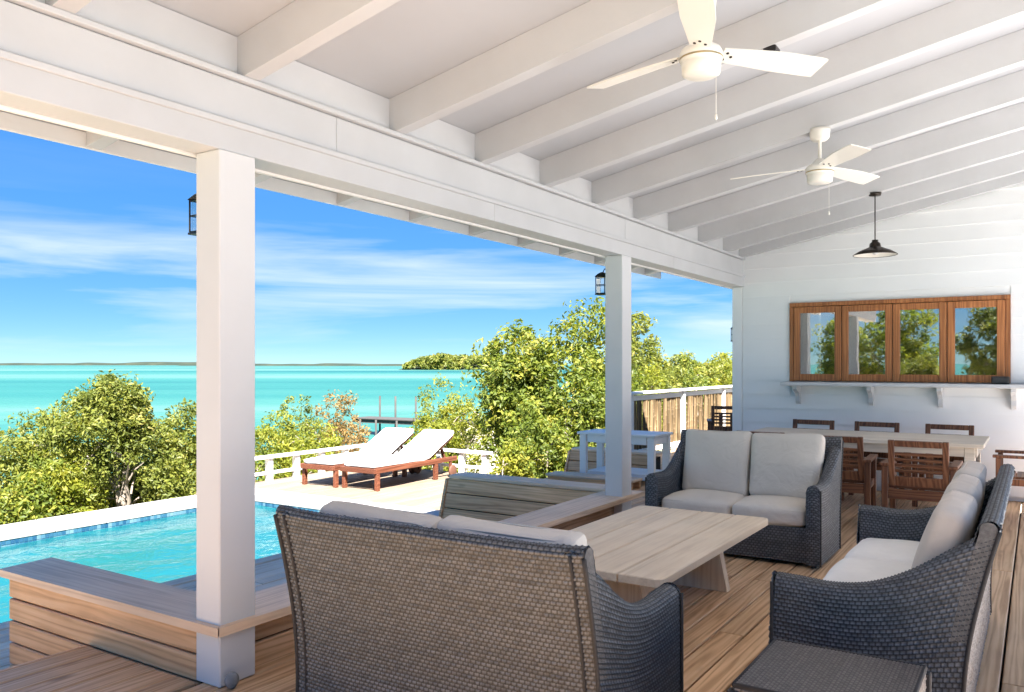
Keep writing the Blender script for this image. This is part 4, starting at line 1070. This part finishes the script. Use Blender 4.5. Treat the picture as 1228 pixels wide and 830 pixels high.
# ------------------------------------------------------------------ white garden table on the side deck
o = thing('garden_table', 'white painted wooden garden table on the side deck behind the far post', 'table', (9.62, 4.47, 0))
hx, hy, H = 0.30, 0.54, 0.63
for k in range(5):
    w = 2 * hx / 5; plank('top_slat', o, WHITE_OUT, -hx + k * w + 0.003, -hx + (k + 1) * w - 0.003, -hy, hy, H - 0.03, H, 0.004)
for sx in (-1, 1):
    for sy in (-1, 1): G().box(sx * (hx - 0.06) - 0.032, sx * (hx - 0.06) + 0.032, sy * (hy - 0.07) - 0.045, sy * (hy - 0.07) + 0.045, 0, H - 0.032, 0.005).build('leg', WHITE_OUT, o)
    G().box(sx * (hx - 0.05) - 0.014, sx * (hx - 0.05) + 0.014, -hy + 0.132, hy - 0.132, H - 0.13, H - 0.033, 0.004).build('apron', WHITE_OUT, o)
    G().box(sx * (hx - 0.05) - 0.014, sx * (hx - 0.05) + 0.014, -hy + 0.132, hy - 0.132, 0.06, 0.12, 0.004).build('stretcher', WHITE_OUT, o)
for sy in (-1, 1): G().box(-hx + 0.106, hx - 0.106, sy * (hy - 0.06) - 0.014, sy * (hy - 0.06) + 0.014, H - 0.13, H - 0.033, 0.004).build('apron', WHITE_OUT, o)
G().box(-hx + 0.03, hx - 0.03, -hy + 0.14, hy - 0.14, 0.121, 0.14, 0.004).build('lower_shelf', WHITE_OUT, o)

o = thing('deck_step', 'low timber step box in front of the white garden table', 'step', (9.02, 4.62, 0))
for k in range(2): plank('tread', o, CAP_Y, -0.14 + k * 0.142, -0.002 + k * 0.142, -0.60, 0.60, 0.095, 0.125, 0.005)
plank('riser', o, DECK_Y, -0.125, -0.10, -0.58, 0.58, 0.0, 0.094, 0.004); plank('riser', o, DECK_Y, 0.10, 0.125, -0.58, 0.58, 0.0, 0.094, 0.004)

# ------------------------------------------------------------------ sun loungers
def lounger(label, loc, rz):
    o = thing('sun_lounger', label, 'sun lounger', loc, rz, 'sun loungers')
    L, hw, zt = 2.02, 0.32, 0.33
    for s in (-1, 1):
        G().box(0, L, s * hw - 0.022, s * hw + 0.022, zt - 0.075, zt, 0.006).build('side_rail', REDWOOD, o)
        G().box(0.02, 0.085, s * hw - 0.03, s * hw + 0.03, 0, zt - 0.077, 0.005).build('leg', REDWOOD, o)
        G().box(1.42, 1.49, s * hw - 0.03, s * hw + 0.03, 0.0, zt - 0.077, 0.005).build('leg', REDWOOD, o)
        Mw = Matrix.Translation((1.86, s * (hw + 0.045), 0.10)) @ Matrix.Rotation(PI / 2, 4, 'X')
        G().lathe([(0, -0.018), (0.085, -0.018), (0.10, -0.01), (0.10, 0.01), (0.085, 0.018), (0, 0.018)], 20, M=Mw).build('wheel', RUBBER, o)
        G().box(1.83, 1.89, s * hw - 0.015, s * hw + 0.015, 0.07, zt - 0.077, 0.004).build('wheel_bracket', REDWOOD, o)
    G().box(-0.03, -0.002, -hw - 0.02, hw + 0.02, zt - 0.075, zt, 0.005).build('end_rail', REDWOOD, o)
    for k in range(14):
        xa = 0.03 + k * 0.092; G().box(xa, xa + 0.07, -hw + 0.024, hw - 0.024, zt - 0.03, zt - 0.008, 0.003).build('slat', REDWOOD, o)
    a = R_(-27); Mb = Matrix.Translation((1.29, 0, zt - 0.02)) @ Matrix.Rotation(a, 4, 'Y')
    fr = G().box(0, 0.78, -hw + 0.03, -hw + 0.07, -0.02, 0.02, 0.004, Mb).box(0, 0.78, hw - 0.07, hw - 0.03, -0.02, 0.02, 0.004, Mb).box(0.74, 0.78, -hw + 0.071, hw - 0.071, -0.02, 0.02, 0.004, Mb).build('backrest', REDWOOD, o)
    for k in range(7): xa = 0.03 + k * 0.1; G().box(xa, xa + 0.075, -hw + 0.071, hw - 0.071, -0.008, 0.012, 0.002, Mb).build('slat', REDWOOD, fr)
    G().box(0.5, 0.54, -0.2, -0.16, -0.30, -0.021, 0.003, Mb).box(0.5, 0.54, 0.16, 0.20, -0.30, -0.021, 0.003, Mb).build('prop', REDWOOD, fr)
    cushion('seat_cushion', 1.29, 2 * hw - 0.01, 0.075, FAB_W, o, Matrix.Translation((0.65, 0, zt + 0.035)), 2, 0.010, 12)
    cushion('back_cushion', 0.80, 2 * hw - 0.01, 0.075, FAB_W, o, Mb @ Matrix.Translation((0.41, 0, 0.058)), 3, 0.010, 12)
    return o
lounger('red timber sun lounger with white cushion, the one beside the low white railing', (8.80, 9.18, LOW), R_(2))
lounger('red timber sun lounger with white cushion, the one farther from the low white railing', (8.88, 8.42, LOW), R_(1))

# low white railing round the lounger deck
def railing(label, p0, p1, n, side=0):
    p0, p1 = Vector(p0), Vector(p1); d = p1 - p0; L = d.length; a = math.atan2(d.y, d.x)
    o = thing('deck_railing', label, 'railing', (p0.x, p0.y, LOW), a, 'low white railings')
    for k in range(n):
        x = 0.05 + (L - 0.1) * k / (n - 1); G().box(x - 0.045, x + 0.045, -0.045, 0.045, -0.005, 0.355, 0.004).build('post', WHITE_OUT, o)
    G().box(-0.05, L + 0.05, -0.075, 0.075, 0.357, 0.40, 0.006).build('top_rail', WHITE_OUT, o)
    xs_ = [0.05 + (L - 0.1) * k / (n - 1) for k in range(n)]
    for xa, xb_ in zip(xs_, xs_[1:]): G().box(xa + 0.046, xb_ - 0.046, -0.02, 0.02, 0.10, 0.15, 0.004).build('lower_rail', WHITE_OUT, o)
    return o
railing('low white timber railing along the bushes beside the loungers', (8.2, 10.28), (11.12, 10.28), 6)
railing('low white timber railing behind the loungers near the pier', (11.15, 7.66), (11.15, 10.16), 6)

# ------------------------------------------------------------------ fence with bamboo canes along the walkway
fence = thing('bamboo_fence', 'white rail fence filled with upright bamboo canes along the side walkway', 'fence', (11.8, 5.40, 0))
fp = [0.0, 2.25, 4.5, 6.75]
for x in fp: G().box(x - 0.05, x + 0.05, -0.05, 0.05, -0.05, 1.02, 0.005).build('post', WHITE_OUT, fence)
for a, b_ in zip(fp, fp[1:]):
    G().box(a + 0.051, b_ - 0.051, -0.03, 0.03, 0.06, 0.13, 0.004).build('lower_rail', WHITE_OUT, fence)
    G().box(a + 0.051, b_ - 0.051, -0.025, 0.025, 0.92, 1.0, 0.004).build('upper_rail', WHITE_OUT, fence)
G().box(-0.08, 6.85, -0.085, 0.085, 1.021, 1.06, 0.006).build('cap_rail', WHITE_OUT, fence)
cane = []
for k in range(8):
    r = 0.015 + 0.0012 * k; rk = random.Random(k); nod = [0.131] + sorted(rk.uniform(0.2, 0.88) for _ in range(3)) + [0.92]
    g = G(); pr = []
    for j in range(4):
        z0, z1 = nod[j], nod[j + 1]
        pr += [(r, z0), (r * 0.97, z0 + 0.012), (r * 0.97, z1 - 0.012), (r * 1.08, z1 - 0.003)]
    g.lathe(pr, 7); me = bpy.data.meshes.new('bamboo_cane'); me.from_pydata(g.v, [], g.f); me.polygons.foreach_set('use_smooth', g.smooth); me.materials.append(BAMBOO); cane.append(me)
for a, b_ in zip(fp, fp[1:]):
    x = a + 0.08
    while x < b_ - 0.07:
        c = link('bamboo_cane', random.choice(cane), fence, (x, random.uniform(-0.012, 0.012), 0)); c.rotation_euler = (random.uniform(-.012, .012), random.uniform(-.02, .02), random.uniform(0, 6))
        x += random.uniform(0.045, 0.075)

# ------------------------------------------------------------------ pier
pr = thing('pier', 'grey timber pier reaching into the turquoise water', 'pier', at(500, 43) + (SEA_Z,))
d0 = Vector(at(500, 43)); d1 = Vector(at(432, 45)); dd = d1 - d0; Lp = dd.length; pr.rotation_euler = (0, 0, math.atan2(dd.y, dd.x))
zt = -1.40 - SEA_Z
for k in range(int((Lp + 6) / 0.3)):
    plank('deck_board', pr, PIERW, -6 + k * 0.3, -6 + k * 0.3 + 0.28, -0.75, 0.75, zt - 0.05, zt, 0.004)
for s in (-1, 1): G().box(-6, Lp, s * 0.6 - 0.06, s * 0.6 + 0.06, zt - 0.25, zt - 0.052).build('stringer', PIERW, pr)
for k, x in enumerate((0.7, 2.1, 3.2)):
    for s in (-1, 1):
        G().tube([(x, s * 0.82, -1.2), (x, s * 0.82, zt + (1.15 if s < 0 else -0.05))], 0.055, 10).build('pile', PIERW, pr)

# ------------------------------------------------------------------ trees and bushes
def leaf_cloud(centres, radii, n_per, size, rs, up=0.35, tone_by=None):
    """leaf-sized folded faces spread through clumps; returns V, Q(tri), tone"""
    C_ = np.repeat(centres, n_per, axis=0); Rr = np.repeat(radii, n_per)
    n = len(C_)
    d = rs.normal(size=(n, 3)); d /= np.linalg.norm(d, axis=1, keepdims=True)
    rad = Rr * rs.uniform(0.25, 1.0, n) ** 0.6
    p = C_ + d * rad[:, None] * np.array([1, 1, 0.85])
    nrm = d * 0.55 + rs.normal(size=(n, 3)) * 0.55 + np.array([0, 0, up]); nrm /= np.linalg.norm(nrm, axis=1, keepdims=True)
    t = np.cross(nrm, rs.normal(size=(n, 3))); t /= np.maximum(np.linalg.norm(t, axis=1, keepdims=True), 1e-6)
    b_ = np.cross(nrm, t)
    s = size * rs.uniform(0.45, 1.45, n)[:, None]
    w = s * 0.46
    V = np.stack([p - t * s * 0.5, p + b_ * w * 0.5 + nrm * s * 0.10, p + t * s * 0.5, p - b_ * w * 0.5 + nrm * s * 0.10], 1).reshape(-1, 3)
    i = np.arange(n)[:, None] * 4
    Q = np.concatenate([i + np.array([0, 1, 2]), i + np.array([0, 2, 3])], 1).reshape(-1, 3)
    ct_ = np.repeat(rs.uniform(0, 1, len(centres)), n_per)
    tone = np.clip(0.48 * ct_ + 0.52 * rs.uniform(0, 1, n), 0, 1)
    return V, Q, np.repeat(tone, 4)

def make_tree(name, label, base, h, rx, seed, mat, bark=BARK, leaf_n=9000, leaf_s=0.075, low=0.12, lean=0.15, group='trees and bushes around the deck', stems=3, ry=None, gap=0.0, off=(0, 0), fork=False):
    rs = np.random.default_rng(seed); rr = random.Random(seed)
    ry = ry or rx
    o = thing(name, label, 'tree' if 'tree' in name else 'bush', base, 0, group)
    H = h
    g = G(); tips = []
    for k in range(stems):
        a = rr.uniform(0, 2 * PI); top = H * rr.uniform(0.5, 0.72); r0 = 0.030 + 0.012 * H
        p = Vector((rr.uniform(-.12, .12), rr.uniform(-.12, .12), -0.25)); pts = [p]; n = 6
        dirx = Vector((math.cos(a), math.sin(a), 0)) * rr.uniform(0.2, 0.6) * rx
        for i in range(1, n + 1):
            t = i / n
            pts.append(Vector((p.x + dirx.x * t ** 1.4 + rr.uniform(-.05, .05), p.y + dirx.y * t ** 1.4 + rr.uniform(-.05, .05), -0.25 + (top + 0.25) * t)))
        g.tube(pts, [r0 * (1 - 0.7 * i / n) for i in range(n + 1)], 7)
        for i in range(2, n + 1):
            for q in range(2):
                b2 = rr.uniform(0, 2 * PI); ln = rr.uniform(0.25, 0.6) * rx
                e = pts[i] + Vector((math.cos(b2) * ln, math.sin(b2) * ln, rr.uniform(0.1, 0.5) * H * 0.35)); m_ = (pts[i] + e) / 2 + Vector((0, 0, 0.06))
                g.tube([pts[i], m_, e], [r0 * 0.35, r0 * 0.22, r0 * 0.08], 5, False); tips.append(e)
    if fork:                       # pale forked trunk, one stem leaning over
        lf = Vector((-SA, CA, 0))
        for (dx, zt2, bend) in ((-0.02, 1.75, 0.03), (0.50, 1.55, -0.16), (0.16, 1.9, 0.05)):
            pts = [lf * (dx * (t ** 1.8) + bend * math.sin(PI * t)) + Vector((0, 0, -0.2 + (zt2 + 0.2) * t)) for t in np.linspace(0, 1, 9)]
            g.tube(pts, [0.055 * (1 - 0.55 * t) for t in np.linspace(0, 1, 9)], 8)
    g.build('trunk', bark, o)
    # clump centres: uneven shell of a lumpy ellipsoid
    nc = max(40, leaf_n // 55)
    u = rs.normal(size=(nc, 3)); u /= np.linalg.norm(u, axis=1, keepdims=True)
    rad = rs.uniform(0.45, 1.0, nc) ** 0.5
    lump = 0.72 + 0.42 * hnoise(np.arctan2(u[:, 1], u[:, 0]) * 1.3 * 2, u[:, 2] * 2.4, seed % 50, 1.0)
    zc = H * (low + (1 - low) * 0.5); hz = H * (1 - low) * 0.5
    nl = 5 + seed % 3
    la = rs.uniform(0, 2 * PI, nl); lr = rs.uniform(0.35, 0.72, nl); lz = np.linspace(-0.55, 0.72, nl) + rs.uniform(-.12, .12, nl)
    lr = lr * np.sqrt(np.clip(1 - lz ** 2, 0.1, 1)); ls = rs.uniform(0.34, 0.56, nl)
    which = rs.integers(0, nl + 3, nc); which[which >= nl] = -1
    lc = np.stack([np.cos(la) * lr, np.sin(la) * lr, lz], 1)
    w3 = u * rad[:, None] * lump[:, None]
    w3 = np.where((which >= 0)[:, None], lc[which] + u * (rad * ls[which])[:, None], w3 * 0.82)
    c = np.stack([w3[:, 0] * rx, w3[:, 1] * ry, zc + w3[:, 2] * hz], 1) if True else np.stack([u[:, 0] * rx * rad * lump, u[:, 1] * ry * rad * lump, zc + u[:, 2] * hz * rad * (0.8 + 0.25 * lump)], 1)
    if gap > 0: c = c[hnoise(c[:, 0] * 2, c[:, 2] * 2 + c[:, 1], seed % 37, 0.8) > gap]
    c[:, 0] += off[0]; c[:, 1] += off[1]
    tp = np.array([tuple(t) for t in tips]); tp = tp[tp[:, 2] < H * 0.97]
    c = np.concatenate([c, tp])
    rad_c = rs.uniform(0.12, 0.30, len(c)) * (0.55 + 0.35 * rx)
    V, Q, tone = leaf_cloud(c, rad_c, max(8, leaf_n // len(c)), leaf_s, rs)
    link('crown', raw_mesh('crown', V, Q, mat, 'tone', tone), o)
    return o

def tree_at(name, label, x, ytop, F, wpx, seed, mat, **kw):
    X, Y = at(x, F); zb = float(ground_z(X, Y)); zt_ = EYE - (ytop - HY) * F / FPX
    return make_tree(name, label, (X, Y, zb), (zt_ - zb) * 1.02, wpx / 2 * F / FPX, seed, mat, **kw)

tree_at('mangrove_tree', 'olive mangrove tree with pale forked trunk behind the pool coping', 150, 464, 12.5, 145, 21, LEAF_OLIVE, bark=BARK_P, leaf_n=18000, leaf_s=0.07, low=0.44, stems=2, gap=0.30, off=(-SA * 0.42, CA * 0.42), fork=True)
tree_at('mangrove_tree', 'dense olive mangrove at the far pool corner away from the posts', 2, 508, 12.6, 150, 22, LEAF_OLIVE, leaf_n=13000, low=0.1)
tree_at('mangrove_bush', 'low yellowish bush beside the bare grey twigs', 62, 505, 13.6, 140, 23, LEAF_LIME, leaf_n=10000, low=0.05)
tree_at('mangrove_bush', 'low olive bush next to the forked pale trunk, on its post side', 200, 515, 13.9, 120, 24, LEAF_OLIVE, leaf_n=10000, low=0.05)
tree_at('mangrove_tree', 'olive mangrove behind the near white post', 238, 500, 14.0, 120, 25, LEAF_OLIVE, leaf_n=10000, low=0.1)
tree_at('mangrove_bush', 'bright low bush against the coping under the forked tree', 82, 552, 11.9, 95, 26, LEAF_LIME, leaf_n=8000, low=0.02)
tree_at('mangrove_bush', 'green low bush against the coping below the bare twigs', 30, 562, 11.6, 120, 27, LEAF_GREEN, leaf_n=8000, low=0.02)
tree_at('mangrove_bush', 'olive low bush against the coping by the near post', 214, 560, 12.6, 80, 28, LEAF_OLIVE, leaf_n=8000, low=0.02)
tree_at('mangrove_bush', 'dark green bush behind the near post at the railing corner', 285, 530, 14.6, 120, 29, LEAF_GREEN, leaf_n=8000, low=0.03)
tree_at('mangrove_bush', 'lime green bush behind the railing posts by the near post', 335, 508, 16.6, 90, 30, LEAF_LIME, leaf_n=8000, low=0.03)
tree_at('mangrove_bush', 'olive bush behind the railing between loungers and pool', 368, 489, 18.4, 90, 31, LEAF_OLIVE, leaf_n=8000, low=0.03)
tree_at('mangrove_bush', 'rust brown bush beside the pier', 412, 484, 19.0, 80, 32, LEAF_RUST, leaf_n=8000, low=0.03)
tree_at('mangrove_bush', 'low green bush right behind the railing by the lounger', 375, 522, 16.2, 110, 33, LEAF_LIME, leaf_n=7000, low=0.02)
tree_at('mangrove_bush', 'yellow green bush between pier and tall tree', 552, 470, 20.0, 110, 34, LEAF_LIME, leaf_n=12000, low=0.02)
tree_at('mangrove_bush', 'small lime bush behind the short railing end', 520, 505, 17.5, 90, 35, LEAF_LIME, leaf_n=7000, low=0.02)
tree_at('sea_grape_tree', 'tall leafy green tree beside the far white post', 664, 380, 16.6, 228, 36, LEAF_GREEN, leaf_n=25000, leaf_s=0.105, low=0.15, stems=5, gap=0.22)
tree_at('sea_grape_tree', 'leaning green tree crown reaching over the water beside the tall tree', 622, 420, 15.9, 105, 37, LEAF_GREEN, leaf_n=11000, leaf_s=0.10, low=0.25, stems=3)
tree_at('deck_bush', 'dark green bush at the foot of the tall tree', 640, 488, 13.9, 110, 38, LEAF_GREEN, leaf_n=12000, leaf_s=0.08, low=0.0)
tree_at('deck_bush', 'lime bush at the deck edge beside the railing end', 612, 535, 13.3, 70, 39, LEAF_LIME, leaf_n=7000, leaf_s=0.06, low=0.0)
tree_at('deck_bush', 'green bush behind the white garden table', 705, 470, 15.2, 110, 40, LEAF_GREEN, leaf_n=11000, leaf_s=0.09, low=0.0)
tree_at('sea_grape_tree', 'olive tree beyond the bamboo fence beside the far post', 768, 391, 21.0, 115, 41, LEAF_OLIVE, leaf_n=12000, leaf_s=0.11, low=0.2)
tree_at('hedge_bush', 'lime bush right behind the bamboo fence at its post end', 770, 446, 19.0, 90, 42, LEAF_LIME, leaf_n=7000, leaf_s=0.09, low=0.0)
tree_at('hedge_bush', 'olive bush beyond the fence with the sea behind it', 815, 428, 27.0, 80, 43, LEAF_OLIVE, leaf_n=7000, leaf_s=0.12, low=0.1)
tree_at('hedge_bush', 'green bush behind the second fence bay', 838, 440, 23.0, 90, 44, LEAF_GREEN, leaf_n=8000, leaf_s=0.10, low=0.0)
tree_at('hedge_bush', 'dark bush behind the fence beside the house corner', 885, 434, 24.0, 90, 45, LEAF_LIME, leaf_n=8000, leaf_s=0.10, low=0.0)
tree_at('hedge_bush', 'rusty olive bush beyond the fence towards the hill', 862, 430, 33.0, 80, 46, LEAF_OLIVE, leaf_n=6000, leaf_s=0.14, low=0.0)

tree_at('mangrove_bush', 'olive bush low behind the forked pale trunk', 140, 548, 14.4, 120, 61, LEAF_OLIVE, leaf_n=9000, low=0.0)
tree_at('mangrove_bush', 'lime bush low between the bare twigs and the forked trunk', 105, 530, 15.0, 110, 62, LEAF_LIME, leaf_n=8000, low=0.0)
tree_at('mangrove_bush', 'green bush low behind the coping beside the near post', 185, 548, 14.8, 110, 63, LEAF_GREEN, leaf_n=8000, low=0.0)

# bare grey twigs left of the forked tree
bx, by = at(48, 13.0)
o = thing('bare_shrub', 'bare grey leafless twigs standing between the mangroves', 'shrub', (bx, by, float(ground_z(bx, by))))
rr = random.Random(5); g = G()
for k in range(5):
    p = Vector((rr.uniform(-.1, .1), rr.uniform(-.1, .1), -0.1)); e = Vector((rr.uniform(-.1, .5) * SA, -rr.uniform(-.1, .5) * CA, rr.uniform(1.7, 2.25))); m_ = (p + e) / 2 + Vector((rr.uniform(-.1, .1), rr.uniform(-.1, .1), 0))
    g.tube([p, m_, e], [0.028, 0.018, 0.006], 6)
    for q in range(4):
        s = m_.lerp(e, rr.uniform(0, .8)); g.tube([s, s + Vector((rr.uniform(-.25, .25), rr.uniform(-.25, .25), rr.uniform(.1, .35)))], [0.009, 0.003], 5)
g.build('branches', BARK_P, o)

# far wooded ground: one mass nobody could count
def scrub_mass(name, label, pts, size, mat, seed, per=26):
    rs = np.random.default_rng(seed)
    c = np.array([p[:3] for p in pts]); r = np.array([p[3] for p in pts])
    V, Q, tone = leaf_cloud(c, r, per, size, rs, 0.5)
    return tag(link(name, raw_mesh(name, V, Q, mat, 'tone', tone)), label, 'scrub', kind='stuff')
rs = np.random.default_rng(77); pts = []
for k in range(2600):
    F = 42 + 130 * rs.uniform() ** 1.5; x = rs.uniform(735, 960); X, Y = at(x, F)
    if shore_y(X) - Y < 2: continue
    z0 = float(ground_z(X, Y)); pts.append((X, Y, z0 + rs.uniform(0.1, 2.2), rs.uniform(0.5, 1.1)))
scrub_mass('hillside_scrub', 'mass of yellow green scrub on the low hill beyond the fence', pts, 0.55, LEAF_OLIVE, 51, 14)
pts = []
for k in range(1300):
    x = rs.uniform(486, 660); F = 560 + rs.uniform(0, 130); X, Y = at(x, F)
    e = min(1, (x - 484) / 40) ** 0.6
    hmax = (5.5 + 4.5 * hnoise(x, 3.0, 8, 28.0)) * e * 1.15
    pts.append((X, Y, SEA_Z + 1.0 + (hmax - 0.5) * rs.uniform(0.05, 1), 2.6))
scrub_mass('headland_scrub', 'mangrove covered headland across the turquoise water', pts, 2.6, LEAF_OLIVE, 52, 26)
far_land('headland', [at(x, 625) for x in (488, 520, 560, 610, 680)], 4.5, 60, 'low headland reaching into the bay', SCRUB, 8, 9)

# trees the other way along the porch, which the window glass mirrors
src = [o_ for o_ in COL.objects if o_.name.startswith(('mangrove_tree', 'sea_grape_tree'))]
for k, (X, Y, s) in enumerate(((-13, 3.5, 1.1), (-15, -2, 1.3), (-12.5, 8, 1.0), (-17, 6, 1.4), (-14, -7, 1.3), (-20, 1.5, 1.5), (-16, 11, 1.0))):
    c = copy_tree(src[k % len(src)], None, (X, Y, float(ground_z(X, Y))), k * 1.7)
    c.scale = (s, s, s)
    c['label'] = 'green tree at the open end of the porch, mirrored in the serving window'; c['group'] = 'trees mirrored in the window'

# small grey stone at the foot of the near post
o = thing('door_stone', 'small grey rounded stone at the foot of the near white post', 'stone', (2.47, 3.135, 0))
st = np.linspace(0, PI, 17); V = []; F_ = []
for i, a in enumerate(st):
    for k in range(12):
        t = 2 * PI * k / 12; n_ = 1 + 0.07 * math.sin(2 * t + a)
        V.append((0.033 * math.sin(a) * math.cos(t) * n_, 0.03 * math.sin(a) * math.sin(t) * n_, 0.038 - 0.038 * math.cos(a)))
for i in range(16):
    for k in range(12): F_.append((i * 12 + k, i * 12 + (k + 1) % 12, (i + 1) * 12 + (k + 1) % 12, (i + 1) * 12 + k))
G().add(V, F_, True).build('stone', GREYST, o)
